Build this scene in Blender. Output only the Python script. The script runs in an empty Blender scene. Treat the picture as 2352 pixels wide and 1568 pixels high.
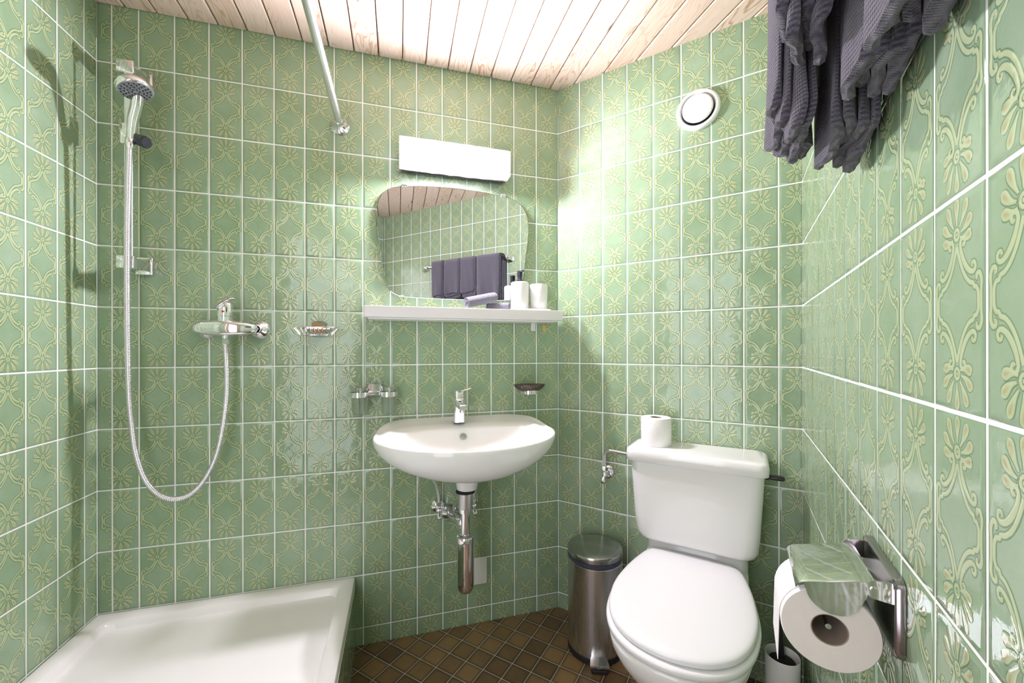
import bpy, bmesh, math, random
import numpy as np
from mathutils import Vector, Matrix
PI = math.pi
random.seed(7)
rng = np.random.default_rng(7)
SC = bpy.context.scene
COL = SC.collection

# ------------------------------------------------------------------ camera
YAW = 0.2785
cam_d = bpy.data.cameras.new('camera')
cam = bpy.data.objects.new('camera', cam_d)
COL.objects.link(cam)
cam.location = (-0.67008, -1.61064, 1.12562)
cam.rotation_mode = 'XYZ'
cam.rotation_euler = (Matrix.Rotation(-YAW, 4, 'Z') @ Matrix.Rotation(PI / 2, 4, 'X') @ Matrix.Rotation(-0.0014, 4, 'Z')).to_euler()
cam_d.sensor_width = 36.0
cam_d.lens = 36.0 * 910.95 / 2352.0
cam_d.shift_y = (802.66 - 784.0) / 2352.0
cam_d.clip_start = 0.01
SC.camera = cam
# ------------------------------------------------------------------ world, light, exposure
w = bpy.data.worlds.new('world'); SC.world = w; w.use_nodes = True
w.node_tree.nodes['Background'].inputs[0].default_value = (0.9, 0.95, 1.0, 1)
w.node_tree.nodes['Background'].inputs[1].default_value = 0.3
SC.view_settings.view_transform = 'Standard'
SC.view_settings.look = 'None'
SC.view_settings.gamma = 1.0
SC.view_settings.exposure = 1.42
SC.view_settings.use_curve_mapping = False
BULB_STRENGTH = 1650.0
FILL_PANE_STRENGTH = 1.3
cy = SC.cycles
cy.use_denoising = True
cy.denoiser = 'OPENIMAGEDENOISE'
cy.denoising_input_passes = 'RGB_ALBEDO_NORMAL'
cy.max_bounces = 7; cy.diffuse_bounces = 4; cy.glossy_bounces = 4
cy.transmission_bounces = 6; cy.transparent_max_bounces = 8
cy.use_adaptive_sampling = True; cy.adaptive_threshold = 0.035
cy.caustics_reflective = False; cy.caustics_refractive = False
cy.sample_clamp_indirect = 6.0
cy.blur_glossy = 0.5

# ------------------------------------------------------------------ room frame
CD = (0.5860, -0.6350)
AB = (-1.6130, 0.0)
UC = (0.67819, -0.73488); UD = (-0.71826, -0.69577); UA = (-0.0093, -0.99996)
DE = (CD[0] + UD[0] * 1.93, CD[1] + UD[1] * 1.93)
EA = (-1.6236, -1.140)
_e = Vector((EA[0] - DE[0], EA[1] - DE[1])); LE = _e.length; UE = (_e.x / LE, _e.y / LE)
# wall: origin, direction u, inward normal n
WALLS = {'B': ((0, 0), (-1, 0), (0, -1)),
         'C': ((0, 0), UC, (-0.73488, -0.67819)),
         'D': (CD, UD, (-0.69577, 0.71826)),
         'E': (DE, UE, (-UE[1] * -1, -UE[0])),
         'A': (AB, UA, (0.99996, -0.0093))}
H = 2.256
def wp(wall, u, off, z):
    p, d, n = WALLS[wall]
    return Vector((p[0] + d[0] * u + n[0] * off, p[1] + d[1] * u + n[1] * off, z))
def wrot(wall):                      # local +y = out of the wall, +z up, +x = y cross z
    n = WALLS[wall][2]
    return math.atan2(-n[0], n[1])
# E normal must look into the room
_n = WALLS['E'][2]
_c = Vector((-0.67, -1.2)) - Vector(DE)
if _c.x * _n[0] + _c.y * _n[1] < 0:
    WALLS['E'] = (WALLS['E'][0], WALLS['E'][1], (-_n[0], -_n[1]))

# ------------------------------------------------------------------ materials
MATS = {}
def newmat(name):
    m = bpy.data.materials.new(name); m.use_nodes = True
    nt = m.node_tree; MATS[name] = m
    return m, nt, nt.nodes['Principled BSDF']
def setp(b, **k):
    for a, v in k.items():
        a = {'color': 'Base Color', 'rough': 'Roughness', 'metal': 'Metallic', 'spec': 'Specular IOR Level', 'trans': 'Transmission Weight',
             'ior': 'IOR', 'coat': 'Coat Weight', 'coatr': 'Coat Roughness', 'sheen': 'Sheen Weight', 'alpha': 'Alpha', 'aniso': 'Anisotropic',
             'sss': 'Subsurface Weight', 'emit': 'Emission Strength', 'emc': 'Emission Color'}[a]
        if isinstance(v, tuple) and len(v) == 3: v = v + (1,)
        b.inputs[a].default_value = v
def simple(name, noise=0.0, scale=20, bump=0.0, bscale=60, **k):
    m, nt, b = newmat(name); setp(b, **k)
    tc = nt.nodes.new('ShaderNodeTexCoord')
    if noise:
        n = nt.nodes.new('ShaderNodeTexNoise'); n.inputs['Scale'].default_value = scale; n.inputs['Detail'].default_value = 4
        nt.links.new(tc.outputs['Object'], n.inputs['Vector'])
        hs = nt.nodes.new('ShaderNodeMix'); hs.data_type = 'RGBA'
        c = k['color']
        hs.inputs[6].default_value = (c[0] * (1 - noise), c[1] * (1 - noise), c[2] * (1 - noise), 1)
        hs.inputs[7].default_value = (min(1, c[0] * (1 + noise)), min(1, c[1] * (1 + noise)), min(1, c[2] * (1 + noise)), 1)
        nt.links.new(n.outputs['Fac'], hs.inputs[0]); nt.links.new(hs.outputs[2], b.inputs['Base Color'])
    if bump:
        n = nt.nodes.new('ShaderNodeTexNoise'); n.inputs['Scale'].default_value = bscale; n.inputs['Detail'].default_value = 3
        nt.links.new(tc.outputs['Object'], n.inputs['Vector'])
        bp = nt.nodes.new('ShaderNodeBump'); bp.inputs['Strength'].default_value = bump; bp.inputs['Distance'].default_value = 0.002
        nt.links.new(n.outputs['Fac'], bp.inputs['Height']); nt.links.new(bp.outputs['Normal'], b.inputs['Normal'])
    return m
simple('ceramic', color=(0.80, 0.80, 0.79), rough=0.07, spec=0.55, noise=0.01, scale=3)
simple('seat_plastic', color=(0.80, 0.80, 0.81), rough=0.22, spec=0.5, noise=0.01, scale=3)
simple('acrylic', color=(0.88, 0.865, 0.865), rough=0.16, spec=0.5, noise=0.015, scale=4)
simple('chrome', color=(0.92, 0.89, 0.97), rough=0.07, metal=1.0)
simple('satin_chrome', color=(0.86, 0.83, 0.93), rough=0.24, metal=1.0, noise=0.02)
simple('satin_steel', color=(0.62, 0.61, 0.62), rough=0.3, metal=1.0, noise=0.05, scale=30)
simple('polished_steel', color=(0.70, 0.69, 0.70), rough=0.06, metal=1.0, bump=0.02, bscale=6)
simple('white_plastic', color=(0.84, 0.84, 0.83), rough=0.35, noise=0.01)
simple('white_paint', color=(0.78, 0.77, 0.79), rough=0.4, noise=0.02, scale=8)
simple('black_plastic', color=(0.012, 0.012, 0.016), rough=0.35, noise=0.1)
simple('dark_plastic', color=(0.03, 0.03, 0.045), rough=0.22, noise=0.1)
simple('bristle', color=(0.01, 0.009, 0.009), rough=0.9, noise=0.2, bump=1.0, bscale=400)
simple('rubber', color=(0.015, 0.013, 0.013), rough=0.6, noise=0.1)
simple('grey_plastic', color=(0.20, 0.21, 0.23), rough=0.4, noise=0.05)
simple('paper', color=(0.84, 0.83, 0.82), rough=0.95, noise=0.02, scale=60, bump=0.35, bscale=220)
simple('grey_paper', color=(0.64, 0.59, 0.545), rough=0.95, noise=0.04, scale=50, bump=0.3, bscale=160)
simple('cardboard', color=(0.27, 0.21, 0.17), rough=0.9, noise=0.08, scale=60)
simple('braided_hose', color=(0.62, 0.63, 0.65), rough=0.4, metal=0.3, noise=0.1, scale=300)
simple('yellow_tab', color=(0.66, 0.47, 0.14), rough=0.5, noise=0.03)
simple('red_dot', color=(0.5, 0.02, 0.03), rough=0.3, noise=0.02)
simple('door_wood', color=(0.42, 0.21, 0.085), rough=0.35, noise=0.15, scale=6)
simple('bag_film', color=(0.05, 0.055, 0.09), rough=0.25, noise=0.2, scale=80, bump=0.9, bscale=90)
simple('smoked_glass', color=(0.30, 0.22, 0.19), rough=0.03, trans=0.75, ior=1.45, noise=0.02)

def clear_glass():
    m, nt, b = newmat('clear_glass')
    setp(b, color=(0.98, 0.99, 0.98), rough=0.0, trans=1.0, ior=1.45)
    tr = nt.nodes.new('ShaderNodeBsdfTransparent'); tr.inputs[0].default_value = (0.97, 0.98, 0.97, 1)
    mx = nt.nodes.new('ShaderNodeMixShader'); mx.inputs[0].default_value = 0.60
    out = nt.nodes['Material Output']
    nt.links.new(b.outputs[0], mx.inputs[1]); nt.links.new(tr.outputs[0], mx.inputs[2]); nt.links.new(mx.outputs[0], out.inputs[0])
clear_glass()

def lamp_glass():
    m, nt, b = newmat('ice_glass')
    setp(b, color=(0.97, 0.98, 1.0), rough=0.04, trans=1.0, ior=1.42)
    tc = nt.nodes.new('ShaderNodeTexCoord')
    v = nt.nodes.new('ShaderNodeTexVoronoi'); v.feature = 'DISTANCE_TO_EDGE'; v.inputs['Scale'].default_value = 85
    n = nt.nodes.new('ShaderNodeTexNoise'); n.inputs['Scale'].default_value = 60; n.inputs['Detail'].default_value = 3
    n.inputs['Distortion'].default_value = 1.5
    nt.links.new(tc.outputs['Object'], n.inputs['Vector']); nt.links.new(tc.outputs['Object'], v.inputs['Vector'])
    ad = nt.nodes.new('ShaderNodeMath'); ad.operation = 'ADD'
    nt.links.new(v.outputs['Distance'], ad.inputs[0]); nt.links.new(n.outputs['Fac'], ad.inputs[1])
    bp = nt.nodes.new('ShaderNodeBump'); bp.inputs['Strength'].default_value = 1.0; bp.inputs['Distance'].default_value = 0.012
    nt.links.new(ad.outputs[0], bp.inputs['Height']); nt.links.new(bp.outputs['Normal'], b.inputs['Normal'])
    tr = nt.nodes.new('ShaderNodeBsdfTransparent')
    mx = nt.nodes.new('ShaderNodeMixShader'); mx.inputs[0].default_value = 0.62
    tl = nt.nodes.new('ShaderNodeBsdfTranslucent'); tl.inputs[0].default_value = (0.95, 0.96, 1, 1)
    m2 = nt.nodes.new('ShaderNodeMixShader'); m2.inputs[0].default_value = 0.04
    nt.links.new(b.outputs[0], mx.inputs[1]); nt.links.new(tr.outputs[0], mx.inputs[2])
    nt.links.new(mx.outputs[0], m2.inputs[1]); nt.links.new(tl.outputs[0], m2.inputs[2])
    nt.links.new(m2.outputs[0], nt.nodes['Material Output'].inputs[0])
lamp_glass()

def emitter(name, col, s):
    m, nt, b = newmat(name)
    setp(b, color=(0.9, 0.9, 0.9), emc=col, emit=s)
emitter('bulb_glow', (1.0, 0.93, 1.05), BULB_STRENGTH)
emitter('fill_pane_glow', (0.95, 0.92, 1.06), FILL_PANE_STRENGTH)  # glow of the added fill pane, no known daylight source

def ramp(nt, pts, interp='LINEAR'):
    r = nt.nodes.new('ShaderNodeValToRGB'); e = r.color_ramp.elements; r.color_ramp.interpolation = interp
    e[0].position, e[0].color = pts[0][0], pts[0][1] + (1,)
    e[1].position, e[1].color = pts[-1][0], pts[-1][1] + (1,)
    for p, c in pts[1:-1]:
        x = e.new(p); x.color = c + (1,)
    return r
def math_node(nt, op, a, b=None, c=None):
    n = nt.nodes.new('ShaderNodeMath'); n.operation = op
    for i, v in enumerate((a, b, c)):
        if v is None: continue
        if isinstance(v, (int, float)): n.inputs[i].default_value = v
        else: nt.links.new(v, n.inputs[i])
    return n.outputs[0]

def tile_material():
    m, nt, b = newmat('green_glaze')
    g = nt.nodes.new('ShaderNodeAttribute'); g.attribute_name = 'glaze'
    t = nt.nodes.new('ShaderNodeAttribute'); t.attribute_name = 'tint'
    f = math_node(nt, 'MULTIPLY_ADD', g.outputs['Fac'], 1 / 3.0, 1 / 3.0)
    tc = nt.nodes.new('ShaderNodeTexCoord')
    n = nt.nodes.new('ShaderNodeTexNoise'); n.inputs['Scale'].default_value = 14; n.inputs['Detail'].default_value = 3
    nt.links.new(tc.outputs['Object'], n.inputs['Vector'])
    n2 = nt.nodes.new('ShaderNodeTexNoise'); n2.inputs['Scale'].default_value = 160; n2.inputs['Detail'].default_value = 2
    nt.links.new(tc.outputs['Object'], n2.inputs['Vector'])
    dark = ramp(nt, [(0.0, (0.085, 0.150, 0.062)), (0.333, (0.225, 0.335, 0.198)), (0.62, (0.390, 0.470, 0.265)), (0.72, (0.390, 0.455, 0.250)), (1.0, (0.34, 0.31, 0.155))])
    lite = ramp(nt, [(0.0, (0.135, 0.225, 0.110)), (0.333, (0.328, 0.442, 0.310)), (0.62, (0.480, 0.565, 0.360)), (0.72, (0.480, 0.545, 0.340)), (1.0, (0.41, 0.36, 0.21))])
    nt.links.new(f, dark.inputs[0]); nt.links.new(f, lite.inputs[0])
    mixf = math_node(nt, 'MULTIPLY_ADD', n.outputs['Fac'], 1.1, -0.3)
    mixf = math_node(nt, 'MULTIPLY_ADD', t.outputs['Fac'], 0.4, mixf)
    cl = nt.nodes.new('ShaderNodeClamp'); nt.links.new(mixf, cl.inputs[0])
    mx = nt.nodes.new('ShaderNodeMix'); mx.data_type = 'RGBA'
    nt.links.new(cl.outputs[0], mx.inputs[0]); nt.links.new(dark.outputs[0], mx.inputs[6]); nt.links.new(lite.outputs[0], mx.inputs[7])
    nt.links.new(mx.outputs[2], b.inputs['Base Color'])
    setp(b, rough=0.05, spec=0.5)
    bp = nt.nodes.new('ShaderNodeBump'); bp.inputs['Strength'].default_value = 0.25; bp.inputs['Distance'].default_value = 0.0006
    bp2 = nt.nodes.new('ShaderNodeBump'); bp2.inputs['Strength'].default_value = 0.3; bp2.inputs['Distance'].default_value = 0.006
    nt.links.new(n2.outputs['Fac'], bp.inputs['Height']); nt.links.new(n.outputs['Fac'], bp2.inputs['Height'])
    nt.links.new(bp2.outputs['Normal'], bp.inputs['Normal']); nt.links.new(bp.outputs['Normal'], b.inputs['Normal'])
tile_material()
simple('grout', color=(0.88, 0.87, 0.84), rough=0.85, noise=0.06, scale=25)
simple('plaster', color=(0.7, 0.7, 0.68), rough=0.9, noise=0.03)

def wood_material():
    m, nt, b = newmat('whitewashed_pine')
    tc = nt.nodes.new('ShaderNodeTexCoord')
    t = nt.nodes.new('ShaderNodeAttribute'); t.attribute_name = 'tint'
    sep = nt.nodes.new('ShaderNodeSeparateXYZ'); nt.links.new(tc.outputs['Object'], sep.inputs[0])
    sx = math_node(nt, 'MULTIPLY_ADD', t.outputs['Fac'], 37.0, sep.outputs[0])
    sy = math_node(nt, 'MULTIPLY_ADD', t.outputs['Fac'], 91.0, sep.outputs[1])
    co = nt.nodes.new('ShaderNodeCombineXYZ'); nt.links.new(sx, co.inputs[0]); nt.links.new(sy, co.inputs[1])
    def mapped(scale):
        mp = nt.nodes.new('ShaderNodeMapping'); mp.inputs['Scale'].default_value = scale
        nt.links.new(co.outputs[0], mp.inputs[0]); return mp.outputs[0]
    warp = nt.nodes.new('ShaderNodeTexNoise'); warp.inputs['Scale'].default_value = 1.0; warp.inputs['Detail'].default_value = 3
    nt.links.new(mapped((9, 1.6, 1)), warp.inputs['Vector'])
    # flame rings: iso-lines of a stretched noise
    rings = math_node(nt, 'MULTIPLY', warp.outputs['Fac'], 22.0)
    rx = math_node(nt, 'MULTIPLY', sx, 26.0)
    rings = math_node(nt, 'ADD', rings, rx)
    fr = math_node(nt, 'FRACT', rings)
    line = ramp(nt, [(0.0, (0.0,) * 3), (0.62, (0.08,) * 3), (0.88, (0.9,) * 3), (1.0, (0.05,) * 3)])
    nt.links.new(fr, line.inputs[0])
    amt = nt.nodes.new('ShaderNodeTexNoise'); amt.inputs['Scale'].default_value = 1.0; amt.inputs['Detail'].default_value = 2
    nt.links.new(mapped((7, 1.1, 1)), amt.inputs['Vector'])
    am = ramp(nt, [(0.40, (0.10,) * 3), (0.66, (1.0,) * 3)]); nt.links.new(amt.outputs['Fac'], am.inputs[0])
    fine = nt.nodes.new('ShaderNodeTexNoise'); fine.inputs['Scale'].default_value = 1.0; fine.inputs['Detail'].default_value = 4
    nt.links.new(mapped((240, 5, 1)), fine.inputs['Vector'])
    l2 = math_node(nt, 'MULTIPLY', line.outputs[0], am.outputs[0])
    # knots
    vo = nt.nodes.new('ShaderNodeTexVoronoi'); vo.inputs['Scale'].default_value = 1.0; vo.inputs['Randomness'].default_value = 1.0
    nt.links.new(mapped((9, 4.0, 1)), vo.inputs['Vector'])
    kn = ramp(nt, [(0.035, (1.0,) * 3), (0.075, (0.55,) * 3), (0.13, (0.0,) * 3)]); nt.links.new(vo.outputs['Distance'], kn.inputs[0])
    base = nt.nodes.new('ShaderNodeMix'); base.data_type = 'RGBA'
    base.inputs[6].default_value = (0.80, 0.685, 0.605, 1); base.inputs[7].default_value = (0.66, 0.50, 0.385, 1)
    nt.links.new(fine.outputs['Fac'], base.inputs[0])
    tone = nt.nodes.new('ShaderNodeMix'); tone.data_type = 'RGBA'; tone.blend_type = 'MULTIPLY'; tone.inputs[0].default_value = 1.0
    tr = ramp(nt, [(0.0, (0.86, 0.83, 0.80)), (1.0, (1.0, 1.0, 1.0))]); nt.links.new(t.outputs['Fac'], tr.inputs[0])
    nt.links.new(base.outputs[2], tone.inputs[6]); nt.links.new(tr.outputs[0], tone.inputs[7])
    g1 = nt.nodes.new('ShaderNodeMix'); g1.data_type = 'RGBA'; nt.links.new(l2, g1.inputs[0])
    nt.links.new(tone.outputs[2], g1.inputs[6]); g1.inputs[7].default_value = (0.40, 0.235, 0.125, 1)
    g2 = nt.nodes.new('ShaderNodeMix'); g2.data_type = 'RGBA'; nt.links.new(kn.outputs[0], g2.inputs[0])
    nt.links.new(g1.outputs[2], g2.inputs[6]); g2.inputs[7].default_value = (0.17, 0.11, 0.075, 1)
    nt.links.new(g2.outputs[2], b.inputs['Base Color'])
    setp(b, rough=0.65, spec=0.25)
    bp = nt.nodes.new('ShaderNodeBump'); bp.inputs['Strength'].default_value = 0.25; bp.inputs['Distance'].default_value = 0.001
    nt.links.new(l2, bp.inputs['Height']); nt.links.new(bp.outputs['Normal'], b.inputs['Normal'])
wood_material()

def floor_material():
    m, nt, b = newmat('brown_floor_tile')
    P = 0.0752; a = math.radians(-46.2)
    tc = nt.nodes.new('ShaderNodeTexCoord'); sep = nt.nodes.new('ShaderNodeSeparateXYZ'); nt.links.new(tc.outputs['Object'], sep.inputs[0])
    x, y = sep.outputs[0], sep.outputs[1]
    def lin(cx, cy_, off):
        v = math_node(nt, 'MULTIPLY', x, cx / P)
        v = math_node(nt, 'MULTIPLY_ADD', y, cy_ / P, v)
        return math_node(nt, 'ADD', v, -off / P)
    s = lin(math.sin(-a), math.cos(a), -0.069)
    q = lin(-math.cos(a), math.sin(-a), 0.018)
    d = []
    for v in (s, q):
        f = math_node(nt, 'FRACT', v); f = math_node(nt, 'SUBTRACT', f, 0.5); f = math_node(nt, 'ABSOLUTE', f)
        d.append(math_node(nt, 'SUBTRACT', 0.5, f))
    e = math_node(nt, 'MINIMUM', d[0], d[1])                       # distance to joint, in tiles
    co = nt.nodes.new('ShaderNodeCombineXYZ')
    nt.links.new(math_node(nt, 'FLOOR', s), co.inputs[0]); nt.links.new(math_node(nt, 'FLOOR', q), co.inputs[1])
    wn = nt.nodes.new('ShaderNodeTexWhiteNoise'); nt.links.new(co.outputs[0], wn.inputs['Vector'])
    n = nt.nodes.new('ShaderNodeTexNoise'); n.inputs['Scale'].default_value = 350; n.inputs['Detail'].default_value = 3
    nt.links.new(tc.outputs['Object'], n.inputs['Vector'])
    n3 = nt.nodes.new('ShaderNodeTexNoise'); n3.inputs['Scale'].default_value = 18; nt.links.new(tc.outputs['Object'], n3.inputs['Vector'])
    c1 = ramp(nt, [(0.25, (0.100, 0.062, 0.034)), (0.78, (0.330, 0.200, 0.088))])
    vv = math_node(nt, 'MULTIPLY_ADD', n.outputs['Fac'], 0.55, math_node(nt, 'MULTIPLY', wn.outputs['Value'], 0.38))
    vv = math_node(nt, 'MULTIPLY_ADD', n3.outputs['Fac'], 0.25, math_node(nt, 'ADD', vv, -0.06))
    nt.links.new(vv, c1.inputs[0])
    dk = ramp(nt, [(0.03, (0.45, 0.42, 0.40)), (0.16, (1.0, 1.0, 1.0))]); nt.links.new(e, dk.inputs[0])
    mu = nt.nodes.new('ShaderNodeMix'); mu.data_type = 'RGBA'; mu.blend_type = 'MULTIPLY'; mu.inputs[0].default_value = 1
    nt.links.new(c1.outputs[0], mu.inputs[6]); nt.links.new(dk.outputs[0], mu.inputs[7])
    gr = math_node(nt, 'LESS_THAN', e, 0.021)
    mx = nt.nodes.new('ShaderNodeMix'); mx.data_type = 'RGBA'; nt.links.new(gr, mx.inputs[0])
    nt.links.new(mu.outputs[2], mx.inputs[6]); mx.inputs[7].default_value = (0.42, 0.385, 0.345, 1)
    nt.links.new(mx.outputs[2], b.inputs['Base Color'])
    rr = math_node(nt, 'MULTIPLY_ADD', gr, 0.35, 0.38); nt.links.new(rr, b.inputs['Roughness'])
    hh = ramp(nt, [(0.015, (0.0,) * 3), (0.035, (1.0,) * 3)]); nt.links.new(e, hh.inputs[0])
    bp = nt.nodes.new('ShaderNodeBump'); bp.inputs['Strength'].default_value = 0.6; bp.inputs['Distance'].default_value = 0.0015
    nt.links.new(hh.outputs[0], bp.inputs['Height'])
    bq = nt.nodes.new('ShaderNodeBump'); bq.inputs['Strength'].default_value = 0.15; bq.inputs['Distance'].default_value = 0.0006
    nt.links.new(n.outputs['Fac'], bq.inputs['Height']); nt.links.new(bp.outputs['Normal'], bq.inputs['Normal'])
    nt.links.new(bq.outputs['Normal'], b.inputs['Normal'])
floor_material()

def towel_material(name, col, col2, rib=0.0052, axis=2):
    m, nt, b = newmat(name)
    tc = nt.nodes.new('ShaderNodeTexCoord'); sep = nt.nodes.new('ShaderNodeSeparateXYZ'); nt.links.new(tc.outputs['Object'], sep.inputs[0])
    r1 = math_node(nt, 'SINE', math_node(nt, 'MULTIPLY', sep.outputs[axis], 2 * PI / rib))
    r2 = math_node(nt, 'SINE', math_node(nt, 'MULTIPLY', sep.outputs[0 if axis == 2 else 2], 2 * PI / 0.0032))
    n = nt.nodes.new('ShaderNodeTexNoise'); n.inputs['Scale'].default_value = 700; n.inputs['Detail'].default_value = 2
    nt.links.new(tc.outputs['Object'], n.inputs['Vector'])
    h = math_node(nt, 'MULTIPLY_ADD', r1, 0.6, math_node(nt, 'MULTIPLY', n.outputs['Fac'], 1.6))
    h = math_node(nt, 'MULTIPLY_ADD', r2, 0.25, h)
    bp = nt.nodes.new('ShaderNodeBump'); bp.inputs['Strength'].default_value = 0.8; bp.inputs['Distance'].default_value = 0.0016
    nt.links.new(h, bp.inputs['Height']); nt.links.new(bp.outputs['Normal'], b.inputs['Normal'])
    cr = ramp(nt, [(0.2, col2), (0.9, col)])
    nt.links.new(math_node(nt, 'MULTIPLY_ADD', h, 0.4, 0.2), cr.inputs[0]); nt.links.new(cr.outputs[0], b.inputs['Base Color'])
    setp(b, rough=1.0, spec=0.1, sheen=0.35)
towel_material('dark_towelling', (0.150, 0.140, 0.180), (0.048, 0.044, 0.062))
towel_material('pale_towelling', (0.36, 0.35, 0.41), (0.12, 0.115, 0.155), rib=0.006, axis=0)

def mirror_material():
    m, nt, b = newmat('mirror_silver'); setp(b, color=(0.84, 0.84, 0.865), rough=0.0, metal=1.0)
    tc = nt.nodes.new('ShaderNodeTexCoord')
mirror_material()
simple('mirror_edge', color=(0.62, 0.72, 0.72), rough=0.1, noise=0.02)

# ------------------------------------------------------------------ mesh builder
def catmull(pts, n=6, closed=False):
    pts = [Vector(p) for p in pts]; out = []; N = len(pts)
    rngi = range(N) if closed else range(N - 1)
    for i in rngi:
        if closed: p0, p1, p2, p3 = pts[i - 1], pts[i], pts[(i + 1) % N], pts[(i + 2) % N]
        else: p0, p1, p2, p3 = pts[max(i - 1, 0)], pts[i], pts[i + 1], pts[min(i + 2, N - 1)]
        for k in range(n):
            t = k / n
            out.append(0.5 * ((2 * p1) + (p2 - p0) * t + (2 * p0 - 5 * p1 + 4 * p2 - p3) * t * t + (-p0 + 3 * p1 - 3 * p2 + p3) * t ** 3))
    if not closed: out.append(pts[-1])
    return out
def axis_matrix(center, direction, up=None):
    d = Vector(direction).normalized()
    u = Vector(up) if up is not None else (Vector((0, 0, 1)) if abs(d.z) < 0.95 else Vector((0, 1, 0)))
    x = u.cross(d).normalized(); y = d.cross(x)
    m = Matrix((x, y, d)).transposed().to_4x4(); m.translation = Vector(center)
    return m
class MB:
    def __init__(s): s.v = []; s.f = []
    def add(s, vs, fs):
        o = len(s.v); s.v += [Vector(p) for p in vs]; s.f += [tuple(i + o for i in f) for f in fs]; return s
    def loft(s, rings, cap0=True, cap1=True, closed=True, M=None):
        n = len(rings[0]); o = len(s.v)
        for r in rings:
            s.v += [(M @ Vector(p)) if M else Vector(p) for p in r]
        for i in range(len(rings) - 1):
            for j in range(n if closed else n - 1):
                k = (j + 1) % n
                s.f.append((o + i * n + j, o + i * n + k, o + (i + 1) * n + k, o + (i + 1) * n + j))
        if closed and cap0: s.f.append(tuple(o + j for j in reversed(range(n))))
        if closed and cap1: s.f.append(tuple(o + (len(rings) - 1) * n + j for j in range(n)))
        return s
    def lathe(s, prof, center=(0, 0, 0), axis=(0, 0, 1), n=32, caps=True, sx=1.0, sy=1.0):
        M = axis_matrix(center, axis)
        rings = [[(r * sx * math.cos(2 * PI * j / n), r * sy * math.sin(2 * PI * j / n), h) for j in range(n)] for r, h in prof]
        return s.loft(rings, caps, caps, True, M)
    def cyl(s, c, axis, r, h, n=24, bev=0.0):
        p = [(r, 0), (r, h)] if not bev else [(r - bev, 0), (r - bev * 0.3, bev * 0.3), (r, bev), (r, h - bev), (r - bev * 0.3, h - bev * 0.3), (r - bev, h)]
        return s.lathe(p, c, axis, n)
    def sphere(s, c, r, n=20, sz=1.0, axis=(0, 0, 1)):
        prof = [(max(r * math.sin(PI * k / 12), 1e-5), -r * sz * math.cos(PI * k / 12)) for k in range(13)]
        return s.lathe(prof, c, axis, n)
    def tube(s, pts, rad, n=12, caps=True):
        pts = [Vector(p) for p in pts]; N = len(pts)
        rads = rad if isinstance(rad, (list, tuple)) else [rad] * N
        t0 = (pts[1] - pts[0]).normalized()
        nrm = t0.orthogonal().normalized(); rings = []
        for i, p in enumerate(pts):
            t = (pts[min(i + 1, N - 1)] - pts[max(i - 1, 0)]).normalized()
            nrm = (nrm - t * nrm.dot(t)).normalized(); bn = t.cross(nrm)
            rings.append([p + (nrm * math.cos(2 * PI * j / n) + bn * math.sin(2 * PI * j / n)) * rads[i] for j in range(n)])
        return s.loft(rings, caps, caps)
    def box(s, lo, hi, bev=0.0, M=None):
        x0, y0, z0 = lo; x1, y1, z1 = hi
        if bev <= 0:
            vs = [Vector((x, y, z)) for z in (z0, z1) for y in (y0, y1) for x in (x0, x1)]
            if M: vs = [M @ p for p in vs]
            return s.add(vs, [(0, 2, 3, 1), (4, 5, 7, 6), (0, 1, 5, 4), (2, 6, 7, 3), (0, 4, 6, 2), (1, 3, 7, 5)])
        bm = bmesh.new(); bmesh.ops.create_cube(bm, size=1.0)
        for v in bm.verts: v.co = Vector(((x0 + x1) / 2 + v.co.x * (x1 - x0), (y0 + y1) / 2 + v.co.y * (y1 - y0), (z0 + z1) / 2 + v.co.z * (z1 - z0)))
        bmesh.ops.bevel(bm, geom=bm.edges[:], offset=bev, segments=3, affect='EDGES', profile=0.5)
        vs = [(M @ v.co) if M else v.co.copy() for v in bm.verts]
        fs = [tuple(v.index for v in f.verts) for f in bm.faces]
        bm.free(); return s.add(vs, fs)
    def build(s, name, mat, parent=None, sharp=35, smooth=True, fix=True):
        me = bpy.data.meshes.new(name)
        me.from_pydata([tuple(p) for p in s.v], [], s.f); me.update()
        if fix:
            bm = bmesh.new(); bm.from_mesh(me); bmesh.ops.recalc_face_normals(bm, faces=bm.faces[:]); bm.to_mesh(me); bm.free()
        for m in (mat if isinstance(mat, (list, tuple)) else [mat]): me.materials.append(MATS[m])
        if smooth:
            me.shade_smooth(); me.set_sharp_from_angle(angle=math.radians(sharp))
        o = bpy.data.objects.new(name, me); COL.objects.link(o)
        if parent: o.parent = parent
        return o
def rrect(x0, x1, y0, y1, r, z, k=5):
    out = []
    for cx_, cy_, a0 in ((x1 - r, y1 - r, 0), (x0 + r, y1 - r, PI / 2), (x0 + r, y0 + r, PI), (x1 - r, y0 + r, 1.5 * PI)):
        for i in range(k + 1):
            a = a0 + PI / 2 * i / k
            out.append(Vector((cx_ + r * math.cos(a), cy_ + r * math.sin(a), z)))
    return out
def tag(o, label, cat, group=None):
    o['label'] = label; o['category'] = cat
    if group: o['group'] = group
    return o
def thing(name, loc, rot, label, cat, group=None):
    o = bpy.data.objects.new(name, None); COL.objects.link(o)
    o.empty_display_size = 0.05; o.location = loc; o.rotation_euler = (0, 0, rot)
    return tag(o, label, cat, group)
def on_wall(name, wall, u, z, label, cat, group=None, off=0.0):
    return thing(name, wp(wall, u, off, z), wrot(wall), label, cat, group)
def struct(o): o['kind'] = 'structure'; return o

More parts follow.
